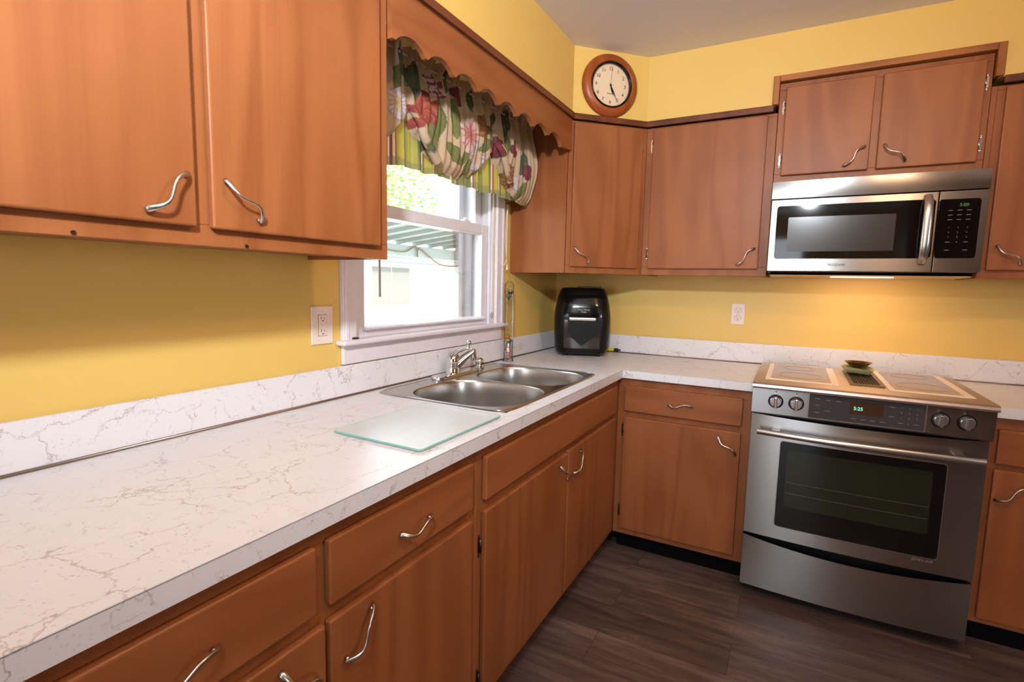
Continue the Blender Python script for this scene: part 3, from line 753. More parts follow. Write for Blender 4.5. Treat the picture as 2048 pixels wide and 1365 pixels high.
b = B(); me = text_mesh('FRIGIDAIRE', .0150, .0006); b.mesh(me, FM @ T((1.481, 1.4195, .3860)) @ Matrix.Scale(.86, 4, (1, 0, 0))); obj('brand_lettering', b, 'dark_print', dr)
# bowed handle
b = B(); hp = []
for i in range(21):
    t_ = i/20; hp.append(FM @ Vector((1.7735, 1.428+.265*t_, .388+.034*(1-abs(2*t_-1)**4))))
b.tube(hp, lambda t: (.0165-.002*abs(2*t-1)**3, .0085), n=16, normal=(0, -1, 0))
obj('handle', b, 'nickel', dr)
cp = obj('control_panel', B().box((1.8095, 1.391, .353), (X1, 1.7075, .385), FM, bev=.003), 'steel_x', mw)
obj('touch_panel', B().prism(rrect(1.8105, 1.938, 1.4465, 1.676, .010), .3852, .3866, FM, bev=.0006), 'glass_black', cp)
b = B(); me = text_mesh('5:00', .017); b.mesh(me, FM @ T((1.888, 1.652, .3868))); obj('display_digits', b, 'led_olive', cp)
b = B()
for r_ in range(3):
    for c in range(3): obj('key_label', B().box((1.848+c*.028-.007, 1.632-r_*.018-.0012, .3867), (1.848+c*.028+.007, 1.632-r_*.018+.0012, .3870), FM), 'grey_print', cp)
k = 1
for r_ in range(3):
    for c in range(3):
        obj('key_digit', B().mesh(text_mesh(str(k), .0085), FM @ T((1.848+c*.028, 1.566-r_*.019, .3868))), 'grey_print', cp); k += 1
obj('key_digit', B().mesh(text_mesh('0', .0085), FM @ T((1.876, 1.509, .3868))), 'grey_print', cp)
for x, z in ((1.848, 1.509), (1.904, 1.509), (1.848, 1.478), (1.904, 1.478)): obj('key_label', B().box((x-.007, z-.0012, .3867), (x+.007, z+.0012, .3870), FM), 'grey_print', cp)
obj('lamp_lens', B().box((1.47, -.29, 1.3685), (1.70, -.23, 1.3735), bev=.001), emit('cooktop_lamp_lens', (1, .62, .30, 1), 6), mw)
light('cooktop_lamp', 'AREA', (1.62, -.24, 1.364), 1.5, (1, .60, .34), shape='RECTANGLE', size=.34, size_y=.10, rot=(math.radians(12), 0, 0), parent=mw)

# ------------------------------------------------------------------ range
rg = thing('range', (1.588, -.4, 0), 'stainless slide-in electric range with downdraft vent between the cabinets', 'range')
RX0, RX1 = 1.2115, 1.9635
obj('body', B().box((RX0+.004, -.655, .035), (RX1-.004, -.03, .905), bev=.002), 'black_satin', rg)
for x in (RX0+.05, RX1-.05):
    for y in (-.60, -.08): obj('leg', B().cyl((x, y, .001), (x, y, .036), .016), 'black_satin', rg)
ctop = obj('cooktop', B().prism([(-.768, .922), (-.765, .931), (-.756, .9365), (-.095, .9365), (-.093, .930), (-.093, .9155), (-.70, .9155), (-.765, .915)], RX0-.001, RX1+.001, M4((0, 1, 0), (0, 0, 1), (1, 0, 0), (0, 0, 0))), 'steel_top', rg)
for x0, x1, y0, y1 in ((1.250, 1.515, -.650, -.152), (1.674, 1.926, -.655, -.110)):
    o = obj('heating_zone', B().box((x0, y0, .9367), (x1, y1, .9400), bev=.001), 'cook_border', rg)
    obj('glass_panel', B().box((x0+.020, y0+.026, .9400), (x1-.028, y1-.018, .9408)), 'cook_glass', o)
    for cy, rr in ((y0+.15, .082), (y1-.115, .066)):
        b = B(); cx = (x0+x1)/2-.004
        b.tube([(cx+rr*math.cos(2*PI*i/40), cy+rr*math.sin(2*PI*i/40), .9409) for i in range(41)], (.0009, .0004), n=6, caps=False)
        obj('burner_ring', b, 'ring', o)
vt = obj('downdraft_vent', B().box((1.553, -.605, .9367), (1.566, -.19, .9425)).box((1.654, -.605, .9367), (1.667, -.19, .9425)).box((1.566, -.605, .9367), (1.654, -.585, .9425)).box((1.566, -.21, .9367), (1.654, -.19, .9425)), 'vent', rg)
obj('vent_opening', B().box((1.566, -.585, .9366), (1.654, -.21, .9376)), 'black_matte', vt)
for i in range(8): obj('vent_bar', B().box((1.5745+i*.0101-.0007, -.585, .9380), (1.5745+i*.0101+.0007, -.21, .9415)), 'vent', vt)
# sloped control panel
P_t, P_b = Vector((0, -.7445, .913)), Vector((0, -.7385, .812))
upv = (P_t-P_b).normalized(); nv = Vector((1, 0, 0)).cross(upv)
FP = M4((1, 0, 0), upv, nv, P_b); PH = (P_t-P_b).length
b = B().prism([(-.66, .9145), (-.7446, .9145), (-.7385, .812), (-.732, .806), (-.66, .806)], RX0, RX1, M4((0, 1, 0), (0, 0, 1), (1, 0, 0), (0, 0, 0)))
cpn = obj('control_panel', b, 'steel_x', rg)
nb = .0028
obj('panel_border', B().box((1.408, .001, nb), (1.776, .104, nb+.0012), FP, bev=.0005), 'nickel', cpn)
obj('touch_glass', B().box((1.412, .0045, nb+.0010), (1.772, .100, nb+.0022), FP, bev=.0005), 'panel_grey', cpn)
obj('display_window', B().box((1.545, .038, nb+.0022), (1.650, .088, nb+.0026), FP), 'display', cpn)
b = B(); me = text_mesh('5:25', .0175); b.mesh(me, FP @ T((1.572, .060, nb+.0028))); obj('display_digits', b, 'led_green', cpn)
b = B(); random.seed(3)
for x, z in ((1.440, .083), (1.475, .080), (1.508, .080), (1.440, .057), (1.440, .028), (1.475, .038), (1.56, .020), (1.59, .020), (1.62, .020), (1.65, .020), (1.675, .080), (1.675, .045)):
    obj('key_label', B().box((x-.008, z-.0012, nb+.0022), (x+.008, z+.0012, nb+.0025), FP), 'grey_print', cpn)
k = 1
for r_ in range(3):
    for c in range(3):
        obj('key_digit', B().mesh(text_mesh(str(k), .0085), FP @ T((1.703+c*.023, .082-r_*.019, nb+.0025))), 'grey_print', cpn); k += 1
obj('key_digit', B().mesh(text_mesh('0', .0085), FP @ T((1.726, .024, nb+.0025))), 'grey_print', cpn)
for x in (1.703, 1.749): obj('key_label', B().box((x-.008, .0228, nb+.0022), (x+.008, .0252, nb+.0025), FP), 'grey_print', cpn)
for x, zc in ((1.297, .053), (1.369, .053), (1.815, .053), (1.887, .053)):
    kb = obj('knob', B().lathe([(.0235, 0), (.0235, .003), (.0225, .005), (.0215, .013), (.019, .0155), (0, .016)], FP @ T((x, zc, nb)), 32), 'nickel', rg)
    obj('grip', B().box((-.0055, -.022, .014), (.0055, .022, .027), FP @ T((x, zc, nb)), bev=.003), 'nickel', kb)
    obj('skirt', B().lathe([(.0275, 0), (.0275, .0012), (.0235, .0014)], FP @ T((x, zc, nb-.0004)), 32), 'black_satin', kb)
    obj('knob_mark', B().lathe([(0, .0004), (.002, .0004), (.002, 0)], FP @ T((x, zc+.039, nb)), 10), 'dark_print', cpn)
# bowed fronts
def bowed(x0, x1, z0, z1, yb, y_edge, bow_t, bow_b, dip=0, nu=36, nv=6):
    zf = lambda i, j: z0+(z1-z0)*j/nv-dip*(1-(2*i/nu-1)**2)*j/nv
    t = bmesh.new()
    F_ = [[t.verts.new((x0+(x1-x0)*i/nu, y_edge-(bow_b+(bow_t-bow_b)*j/nv)*(1-(2*i/nu-1)**2), zf(i, j))) for j in range(nv+1)] for i in range(nu+1)]
    K = [[t.verts.new((x0+(x1-x0)*i/nu, yb, zf(i, j))) for j in range(nv+1)] for i in range(nu+1)]
    for i in range(nu):
        for j in range(nv):
            f = t.faces.new((F_[i][j], F_[i+1][j], F_[i+1][j+1], F_[i][j+1])); f.smooth = True
            t.faces.new((K[i][j], K[i][j+1], K[i+1][j+1], K[i+1][j]))
        t.faces.new((F_[i][nv], F_[i+1][nv], K[i+1][nv], K[i][nv])); t.faces.new((K[i][0], K[i+1][0], F_[i+1][0], F_[i][0]))
    for j in range(nv):
        for i in (0, nu): t.faces.new((F_[i][j], F_[i][j+1], K[i][j+1], K[i][j]))
    bmesh.ops.recalc_face_normals(t, faces=t.faces); return t
YE, BD = -.708, .017
od = B(); od._merge(bowed(RX0+.001, RX1-.001, .287, .800, -.657, YE, BD, BD, .010))
odr = obj('oven_door', od, 'steel_x', rg)
def yfront(x, bow=BD): u = (x-RX0)/(RX1-RX0); return YE-bow*(1-(2*u-1)**2)
def curved_panel(x0, x1, z0, z1, off, thick, r, nu=24):
    """rounded-corner sheet following the bowed door"""
    t = bmesh.new(); cols = []
    xs = [x0+r*(1-math.cos(PI/2*i/5)) for i in range(6)]+[x0+r+(x1-x0-2*r)*i/nu for i in range(1, nu)]+[x1-r+r*math.sin(PI/2*i/5) for i in range(6)]
    for x in xs:
        e = 0
        if x < x0+r: e = r-math.sqrt(max(0, r*r-(x0+r-x)**2))
        if x > x1-r: e = r-math.sqrt(max(0, r*r-(x-x1+r)**2))
        yf = yfront(x)-off
        cols.append([t.verts.new((x, yf, z0+e)), t.verts.new((x, yf, z1-e)), t.verts.new((x, yf+thick, z1-e)), t.verts.new((x, yf+thick, z0+e))])
    for a, c in zip(cols, cols[1:]):
        for k in range(4):
            f = t.faces.new((a[k], a[(k+1) % 4], c[(k+1) % 4], c[k])); f.smooth = (k == 0)
    t.faces.new(cols[0]); t.faces.new(cols[-1][::-1])
    bmesh.ops.recalc_face_normals(t, faces=t.faces); return t
b = B(); b._merge(curved_panel(1.3225, 1.8575, .3405, .7035, .0012, .003, .012)); obj('window_trim', b, 'nickel', odr)
b = B(); b._merge(curved_panel(1.3255, 1.8545, .3435, .7005, .0022, .003, .011)); gl = obj('window_glass', b, 'oven_glass', odr)
b = B(); b._merge(curved_panel(1.352, 1.818, .432, .668, .0026, .001, .008)); obj('viewing_pane', b, 'oven_view', gl)
for z in (.535, .490):
    b = B(); b.tube([(1.355+.46*i/20, yfront(1.355+.46*i/20)-.0030, z) for i in range(21)], (.0006, .0004), n=6)
    obj('rack_line', b, 'grey_print', gl)
b = B(); me = text_mesh('JENN-AIR', .0155); b.mesh(me, FB @ T((1.814, .330, -yfront(1.81)+.0006)) @ Matrix.Rotation(math.radians(3), 4, 'Y')); obj('brand_lettering', b, 'grey_print', odr)
b = B(); hp = [(1.240+.706*i/24, yfront(1.24+.706*i/24)-.042-.010*(1-(2*i/24-1)**2), .737) for i in range(25)]
b.tube(hp, (.0105, .0125), n=14)
for x in (1.305, 1.880): b.box((x-.016, yfront(x)-.040, .728), (x+.016, yfront(x)-.001, .746), bev=.003)
obj('handle', b, 'nickel', odr)
b = B(); b._merge(bowed(RX0+.001, RX1-.001, .055, .275, -.657, YE+.002, .024, .018, .026)); obj('storage_drawer', b, 'steel_x', rg)

# small bowl on a dish on the vent
ds = thing('spoon_rest', (1.602, -.268, .9426), 'pale green ceramic spoon rest on the range vent', 'spoon rest')
b = B(); rings = []
for rr, z in ((.020, .943), (.032, .9435), (.046, .952), (.058, .968), (.061, .972), (.056, .970), (.044, .956), (.030, .949), (.012, .948)):
    ring = []
    for i in range(40):
        a = 2*PI*i/40; k = 1+.28*max(0, math.cos(a+.75))**6
        ring.append((1.600+rr*k*math.cos(a), -.268+rr*k*math.sin(a), z-(.008 if rr > .04 else 0)*max(0, math.cos(a+.75))**6))
    rings.append(ring)
b.loft(rings, cap0=True, cap1=True); bmesh.ops.recalc_face_normals(b.bm, faces=b.bm.faces)
o = obj('dish', b, 'ceramic', ds)
bw = thing('metal_bowl', (1.606, -.258, .955), 'small dark bronze metal bowl resting in the spoon rest', 'bowl')
obj('bowl_shell', B().lathe([(0, .000), (.018, .001), (.028, .010), (.046, .027), (.053, .0315), (.054, .033), (.051, .0325), (.044, .029), (.026, .013), (.016, .005), (0, .004)], T((1.606, -.258, .9595)), 40), 'bronze', bw)
obj('boss', B().lathe([(.009, .004), (.009, .009), (0, .010)], T((1.606, -.258, .9595)), 20), 'bronze', bw)

# ------------------------------------------------------------------ air fryer
AF = T((.262, -.212, CT1)) @ RZ(math.radians(22))     # local -y faces the room
af = thing('air_fryer', (.262, -.212, CT1), 'black countertop air fryer in the corner under the wall cabinet', 'air fryer')
def ring_af(w_, d_, z, n=4.0, N=56): return [(p[0], p[1], z) for p in superell(0, 0, w_/2, d_/2, n, N)]
prof = [(.255, .255, .014, 4), (.285, .285, .020, 4), (.303, .303, .05, 4.2), (.312, .312, .12, 4.6), (.316, .316, .195, 4.6), (.314, .314, .235, 4.4), (.302, .302, .285, 4), (.278, .272, .335, 3.8), (.250, .240, .370, 3.6), (.236, .224, .379, 3.4), (.18, .17, .382, 3)]
b = B().loft([ring_af(*p) for p in prof], AF, cap0=True, cap1=True); bmesh.ops.recalc_face_normals(b.bm, faces=b.bm.faces)
body = obj('housing', b, 'black_satin', af)
for x, y in ((-.09, -.09), (.09, -.09), (-.09, .09), (.09, .09)): obj('foot', B().cyl((x, y, .0008), (x, y, .016), .014, M=AF), 'black_satin', af)
def af_front(x0, x1, z0, z1, off, thick=.004, n=16, nz=10, r=.012):
    def dep(x, z):
        for p, q in zip(prof, prof[1:]):
            if p[2] <= z <= q[2]:
                k = (z-p[2])/(q[2]-p[2]); w_ = (p[0]+(q[0]-p[0])*k)/2; d_ = (p[1]+(q[1]-p[1])*k)/2; nn = p[3]+(q[3]-p[3])*k; break
        return -d_*(1-min(.98, abs(x)/w_)**nn)**(1/nn)
    def fn(u, v):
        x = x0+(x1-x0)*u; z = z0+(z1-z0)*v
        return (x, dep(x, z)-off, z)
    return B().grid(fn, n, nz, AF, thick)
obj('control_face', af_front(-.105, .105, .222, .345, .0015, .002), 'black_gloss', af)
obj('basket_window', af_front(-.098, .098, .048, .205, .0022, .003), plain('smoked_window', srgb(52, 45, 42), .10), af)
b = B(); t = bmesh.new()
sh = [(-.078, .200), (.078, .200), (.078, .150), (.060, .110), (0, .062), (-.060, .110), (-.078, .150)]
b.prism(sh, .1600, .1615, AF @ M4((1, 0, 0), (0, 0, 1), (0, -1, 0), (0, 0, 0))); obj('basket_front', b, 'black_satin', af)
b = B(); b.tube([(-.072, -.166, .2115), (-.07, -.172, .2115), (.07, -.172, .2115), (.072, -.166, .2115)], (.003, .0085), AF, n=10); obj('handle', b, 'nickel', af)
b = B().box((-.031, -.166, .186), (.031, -.163, .190), AF); obj('accent_bar', b, 'bronze', af)
FAF = AF @ M4((1, 0, 0), (0, 0, 1), (0, -1, 0), (0, 0, 0))
b = B()
tl = Matrix.Rotation(math.radians(-14), 4, 'X')
b.mesh(text_mesh('Power AirFryer', .0105, .0003), FAF @ T((.006, .262, .1590)) @ tl); b.mesh(text_mesh('Oven', .0125, .0003), FAF @ T((.006, .250, .1615)) @ tl)
obj('brand_lettering', b, 'pale_print', af)
b = B().tube([(-.03, .06, .384), (.02, .05, .388), (.07, .04, .386), (.10, .05, .386), (.105, .052, .392), (.1, .06, .38)], .0018, AF, n=6); obj('power_cable', b, 'black_satin', af)
# cord behind it
pc = thing('extension_cord', (.36, -.05, CT1), 'yellow extension cord end with black plug beside the air fryer', 'cord')
D_ = T((.047, 0, 0))
obj('receptacle', B().tube([(.30, -.055, .930), (.345, -.050, .931), (.362, -.048, .931)], lambda t: (.011, .009), D_, n=12), 'yellow_plastic', pc)
obj('cable', B().tube([(.30, -.055, .926), (.285, -.034, .922), (.262, -.0265, .919)], .004, D_, n=8), 'yellow_plastic', pc)
obj('plug', B().tube([(.363, -.048, .931), (.372, -.047, .931), (.385, -.046, .932), (.388, -.046, .932)], lambda t: (.011-.003*t, .010-.001*t), D_, n=10).box((.386, -.052, .9285), (.402, -.040, .9355), D_, bev=.002), 'black_satin', pc)

# ------------------------------------------------------------------ Galileo thermometer
gt = thing('thermometer', (.062, -.728, CT1), 'tall glass column thermometer with coloured floats beside the sink', 'thermometer')
GX, GY = .064, -.728
obj('glass_column', B().lathe([(.026, .001), (.026, .010), (.0235, .014), (.0235, .375), (.022, .392), (.012, .405), (.004, .415), (.0035, .432), (.006, .438), (0, .443)], T((GX, GY, CT1)), 32), 'tube_glass', gt)
obj('base', B().lathe([(0, .0006), (.028, .0006), (.028, .006), (.024, .012), (0, .012)], T((GX, GY, CT1)), 32), 'tube_glass', gt)
def fl(z, dy, dx, c, sz=.0128):
    nm = 'float_%d_%d_%d' % c
    mt = bpy.data.materials.get(nm) or plain(nm, srgb(*c), .12)
    o = obj('float', B().sphere((GX+dx, GY+dy, CT1+z), sz, seg=14), 'tube_glass', gt)
    obj('float_liquid', B().lathe([(0, -sz*.85), (sz*.6, -sz*.62), (sz*.86, -sz*.1), (sz*.80, sz*.25), (0, sz*.25)], T((GX+dx, GY+dy, CT1+z)), 14), mt, o)
    obj('float_tag', B().cyl((GX+dx, GY+dy, CT1+z-sz*1.0), (GX+dx, GY+dy, CT1+z-sz*1.35), sz*.3, 8), 'bronze', o)
fl(.352, .010, 0, (70, 20, 28), .0142); fl(.334, -.008, .002, (50, 96, 92), .0142)
for z, dy, c in ((.128, -.008, (232, 120, 30)), (.112, -.006, (200, 190, 50)), (.106, .011, (44, 40, 150)), (.090, .002, (90, 160, 60)), (.080, -.004, (220, 40, 30)), (.066, -.010, (225, 90, 40)), (.058, .006, (235, 130, 60)), (.044, .004, (205, 30, 60)), (.024, 0, (230, 150, 90))): fl(z, dy, 0, c)
obj('capillary_tube', B().cyl((GX+.012, GY+.020, CT1+.11), (GX+.010, GY+.023, CT1+.35), .0022, 8).sphere((GX+.012, GY+.020, CT1+.20), .006), 'cord_white', gt)

# ------------------------------------------------------------------ blind and its cords
bl = thing('window_blind', (-.012, -1.25, 1.955), 'raised white mini blind behind the curtain, with wand and cords', 'blind')
obj('headrail', B().box((-.020, WY0+.020, 2.004), (.018, WY1-.020, 2.028), bev=.002), 'white_vinyl', bl)
b = B()
for i in range(12): b.box((-.016, WY0+.024, 1.958+i*.0037), (.012, WY1-.024, 1.9590+i*.0037))
obj('slats', b, 'cord_white', bl)
obj('wand', B().tube([(.022, -1.622, 2.0), (.022, -1.620, 1.6), (.022, -1.617, 1.252)], .0042, n=8), 'wand', bl)
cp_ = [(.016, -.812, 2.0), (.014, -.815, 1.75), (.020, -.815, 1.56), (.028, -.80, 1.45), (.032, -.768, 1.405), (.034, -.735, 1.402), (.034, -.716, 1.43)]
def smooth(p, n=6):
    P = [Vector(q) for q in p]; P = [P[0]]+P+[P[-1]]; out = []
    for i in range(1, len(P)-2):
        for k in range(n):
            t = k/n; a, b_, c, d = P[i-1:i+3]
            out.append(.5*((2*b_)+(c-a)*t+(2*a-5*b_+4*c-d)*t*t+(3*b_-a-3*c+d)*t**3))
    out.append(P[-2]); return out
obj('cord_loop', B().tube(smooth(cp_), .0013, n=6), 'cord_white', bl)
b = B()
for k, dy in enumerate((-.010, -.002, .006)):
    b.tube(smooth([(.0295, -.700+dy*.2, 1.708), (.031, -.706+dy, 1.62), (.031, -.709+dy, 1.52), (.031, -.704+dy*.3, 1.45)]), .0013, n=6)
b.tube([(.031, -.704, 1.46), (.031, -.700, 1.40)], .0013, n=6); b.tube([(.031, -.700, 1.405), (.031, -.700, 1.393), (.031, -.700, 1.380)], lambda t: .003+.003*t, n=10)
obj('cord_tassel', b, 'cord_white', bl)
nl = obj('nail', B().cyl((.0, -.700, 1.712), (.034, -.700, 1.713), .0016, 8).lathe([(0, .001), (.0035, .001), (.0035, 0)], T((.034, -.700, 1.713)) @ Matrix.Rotation(PI/2, 4, 'Y'), 10), 'dark_hinge', None, (.0, -.70, 1.71))
tag(nl, 'dark nail in the wall beside the window casing, carrying the blind cord', 'nail')

# ------------------------------------------------------------------ curtain
def fabric():
    t = NT('printed_cotton'); a = t.add('ShaderNodeVertexColor', layer_name='print')
    w_ = t.noise(t.coord((900, 900, 900)), 1, 1)
    col = t.mix(t.math('MULTIPLY', w_, .15), a.outputs[0], (.5, .45, .38, 1))
    t.link(col, t.p.inputs['Base Color']); t.p.inputs['Roughness'].default_value = .85
    tr = t.add('ShaderNodeBsdfTranslucent'); t.link(col, tr.inputs[0])
    mx = t.add('ShaderNodeMixShader'); mx.inputs[0].default_value = .22
    t.link(t.p.outputs[0], mx.inputs[1]); t.link(tr.outputs[0], mx.inputs[2]); t.link(mx.outputs[0], t.out.inputs[0]); return t.m
MAT['fabric'] = fabric()
CREAM = (206, 178, 148)
random.seed(11)
# motifs placed on the cloth: (kind, y, z, size, angle deg)
MOT = [('peony', -1.520, 1.905, .062, 70), ('lily', -1.650, 1.895, .050, 40), ('leafd', -1.560, 2.000, .055, 80), ('leafd', -1.610, 2.030, .05, 110), ('leaf', -1.655, 1.975, .045, 60),
       ('lilyr', -1.450, 2.010, .048, 100), ('leaf', -1.435, 1.900, .060, 95), ('leaf', -1.330, 1.935, .062, 88), ('leaf', -1.460, 1.835, .04, 130), ('leaf', -1.335, 1.800, .050, 150),
       ('leaf', -1.270, 1.800, .038, 75), ('leaf', -1.235, 1.765, .040, 70), ('lilyp', -1.245, 1.895, .060, 60), ('lily', -1.165, 1.825, .055, -60), ('gold', -1.125, 1.955, .050, 75),
       ('leaf', -1.110, 1.885, .050, 30), ('leafd', -1.035, 2.000, .045, 60), ('leafd', -.930, 2.020, .062, 70), ('leaf', -1.045, 1.945, .045, 100), ('burg', -1.000, 1.905, .040, -50), ('leaf', -.925, 1.935, .035, 90),
       ('burg', -.870, 1.925, .035, 85), ('leafd', -.775, 1.870, .060, 80), ('gold', -.880, 1.800, .050, -20), ('lily', -.800, 1.790, .040, -70), ('burg', -.745, 1.845, .035, 60), ('leaf', -.770, 1.750, .045, 60),
       ('lilyr', -1.78, 1.83, .05, 30), ('leaf', -1.80, 1.93, .05, 60), ('peony', -1.80, 2.03, .05, 60), ('leafd', -1.20, 2.045, .045, 75), ('leafd', -1.37, 2.06, .04, 80), ('burg', -1.30, 2.03, .035, 40), ('leaf', -1.14, 1.755, .045, 25), ('leafd', -1.50, 1.79, .035, 45)]
def lerp(a, b_, t): return tuple(a[i]+(b_[i]-a[i])*t for i in range(3))
def print_color(y, z):
    c = lerp(CREAM, (206, 178, 146), .5+.5*mnoise.noise(Vector((y*14, z*14, 0))))
    for kind, my, mz, s, ang in MOT:
        s = s*1.3
        dy, dz = y-my, z-mz
        if abs(dy) > s or abs(dz) > s: continue
        a = math.radians(ang); u = (dy*math.cos(a)+dz*math.sin(a))/s; v = (-dy*math.sin(a)+dz*math.cos(a))/s
        r = math.hypot(u, v); th = math.atan2(v, u); nz = mnoise.noise(Vector((u*3, v*3, my*7)))
        if kind in ('leaf', 'leafd'):
            w_ = .42*(1-u*u)*(1+.25*u)
            if abs(u) < 1 and abs(v) < w_:
                g = (104, 112, 52) if kind == 'leaf' else (62, 74, 52)
                c = lerp(g, (132, 134, 70), .5*abs(nz)+(.35 if abs(v) < .05 else 0)+(.2 if (math.sin(u*22+abs(v)*14) > .75) else 0))
                if abs(v) > w_*.84: c = lerp(c, (70, 78, 36), .5)
        else:
            n = {'peony': 9, 'lily': 6, 'lilyr': 6, 'lilyp': 7, 'gold': 5, 'burg': 3}[kind]
            pet = .50+.42*abs(math.cos(n*th/2+nz*.6))**.6
            if kind == 'peony': pet = .78+.18*math.sin(th*7+nz*2)
            if r < pet:
                k = r/pet
                if kind == 'peony': c = lerp((206, 104, 62), (132, 34, 42), min(1, abs(math.sin(r*9+th*3+nz*2))*.7+.3*k))
                elif kind == 'lily': c = lerp((214, 170, 96), (214, 204, 206), min(1, k*1.6)); c = lerp(c, (126, 104, 132), .55 if (math.sin(th*n*3) > .72 or k > .9) else 0)
                elif kind == 'lilyr': c = lerp((226, 214, 210), (128, 34, 52), .9 if (math.sin(th*n) > .1) != (k > .75) else .1)
                elif kind == 'lilyp': c = lerp((178, 74, 66), (222, 194, 188), min(1, k*1.25)); c = lerp(c, (150, 50, 56), .5 if math.sin(th*n*2) > .6 else 0)
                elif kind == 'gold': c = lerp((188, 142, 58), (118, 66, 40), min(1, abs(math.sin(th*5+r*4))*.6+.25*k))
                else: c = lerp((150, 44, 62), (98, 30, 40), k)
    return c
STR = [(.00, (98, 104, 50)), (.030, (98, 104, 50)), (.031, (238, 214, 180)), (.036, (238, 214, 180)), (.037, (116, 44, 50)), (.045, (116, 44, 50)), (.046, (226, 186, 150)), (.052, (226, 186, 150)), (.053, (132, 60, 62)), (.058, (132, 60, 62)),
       (.059, (168, 152, 48)), (.090, (168, 152, 48)), (.091, (238, 220, 170)), (.096, (238, 220, 170)), (.097, (110, 44, 48)), (.104, (110, 44, 48)), (.105, (120, 120, 52)), (.125, (120, 120, 52)), (.126, (160, 148, 54)), (.155, (150, 140, 52))]
def stripe_color(y, z):
    u = (y+3.0) % .165; c = STR[-1][1]
    for p, q in zip(STR, STR[1:]):
        if p[0] <= u < q[0]: c = p[1]; break
    return c
def cloth(name, fn, nu, nv, colfn, parent):
    me = bpy.data.meshes.new(name); V = []; C = []
    L0 = wloc(parent)
    for i in range(nu+1):
        for j in range(nv+1):
            p, yz = fn(i/nu, j/nv); V.append(Vector(p)-L0); c = colfn(*yz); C.append(srgb(*[max(0, min(255, q)) for q in c]))
    F = [(i*(nv+1)+j, (i+1)*(nv+1)+j, (i+1)*(nv+1)+j+1, i*(nv+1)+j+1) for i in range(nu) for j in range(nv)]
    me.from_pydata(V, [], F); me.update()
    ca = me.color_attributes.new('print', 'FLOAT_COLOR', 'POINT')
    ca.data.foreach_set('color', [x for c in C for x in c])
    me.polygons.foreach_set('use_smooth', [True]*len(F)); me.materials.append(MAT['fabric'])
    o = bpy.data.objects.new(name, me); COL.objects.link(o); o.parent = parent
    return o
cu = thing('window_curtain', (.11, -1.25, 1.70), 'floral balloon curtain valance with striped underlayer hung over the window', 'curtain')
CY0, CY1, RZD = -1.84, -.645, 2.078
def gather(y, amp, ph=0): return 1.8*amp*(math.sin(y*2*PI/.036+ph+2.2*mnoise.noise(Vector((y*6, ph, 0))))*.6+math.sin(y*2*PI/.083+ph*2)*.5)
NOT = (-1.583, -1.012)
def zbot(y):
    # bottom edge of the floral layer: three swags between two pulled-up notches
    def swag(y, a, b_, za, zb, zm, p=2.6):
        u = (y-a)/(b_-a); k = abs(2*u-1)**p; top = za if u < .5 else zb
        return zm+(top-zm)*k
    if y < NOT[0]: return swag(y, -2.06, NOT[0], 1.88, 1.875, 1.735, 2.2)
    if y < NOT[1]: return swag(y, NOT[0], NOT[1], 1.875, 1.898, 1.722, 2.3)
    return swag(y, NOT[1], -.40, 1.898, 1.85, 1.702, 2.3)
def floral(u, v):
    y = CY0+(CY1-CY0)*u; z1_ = RZD-.012; zb = zbot(y); z = z1_+(zb-z1_)*v
    # pull toward the notches lower down, puff outward in the swags
    g = gather(y, .0075*(1-.72*v))
    dn = min(abs(y-NOT[0]), abs(y-NOT[1])); puff = .030*math.sin(PI*min(1, v*1.0))**1.2*min(1, dn/.10)+.010*v
    curl = -.022*max(0, (v-.90)/.10)**1.5
    fold = .008*math.sin(v*7+y*22)*v
    return (.118+g+puff+curl+fold, y, z), (y+.012*mnoise.noise(Vector((y*10, z*10, 1))), z)
cloth('floral_layer', floral, 440, 130, print_color, cu)
def swag_edge(u, v):
    # ruched band rolling up beside each notch
    k = 0 if u < .5 else 1; uu = (u % .5)*2; return None
def striped(u, v):
    y = CY0+(CY1-CY0)*u; zt_ = 1.97; wob = .004*math.sin(y*31)+.004*math.sin(y*13+1)
    z = zt_+(1.708+wob-zt_)*v; s_ = .010*math.sin(y*2*PI/.095+.6)*(.4+.6*v)+.004*math.sin(y*2*PI/.04)
    return (.098+s_+.006*v, y, z), (y, z)
def stripe_hem_shade(y, z):
    c = stripe_color(y, z); return lerp(c, (96, 96, 60), .45) if z < 1.733 else c  # hem band darkened in the print, imitating doubled cloth against the light
cloth('striped_layer', striped, 440, 40, stripe_hem_shade, cu)
def header(u, v):
    y = CY0+(CY1-CY0)*u; z = RZD-.012+.050*v; g = gather(y, .0075+.012*v, 0)
    return (.118+g+.016*v*v*math.sin(y*17), y, z+.006*v*math.sin(y*41)-.006*v*abs(math.sin(y*9))), (y, z)
cloth('header_ruffle', header, 440, 12, print_color, cu)
# jabots: rolled edges running down from the notches
def roll(y0, z0, y1, z1, y2, z2, r0, r1, nm):
    pts = smooth([(.135, y0, z0), (.150, (y0+y1)/2+.012, (z0+z1)/2), (.155, y1, z1), (.150, y2, z2)], 8)
    L0 = wloc(cu)
    b = B(); b.tube(pts, lambda t: (r0+(r1-r0)*t, (r0+(r1-r0)*t)*1.25), n=12, normal=(0, 0, 1))
    o = obj(nm, b, 'fabric', cu); me = o.data
    ca = me.color_attributes.new('print', 'FLOAT_COLOR', 'POINT')
    C = []
    for v_ in me.vertices: C += list(srgb(*print_color(v_.co.y+L0.y, v_.co.z+L0.z)))
    ca.data.foreach_set('color', C)
roll(-1.580, 1.905, -1.530, 1.815, -1.450, 1.750, .012, .017, 'gathered_edge')
roll(-1.008, 1.925, -.955, 1.850, -.900, 1.775, .011, .016, 'gathered_edge')
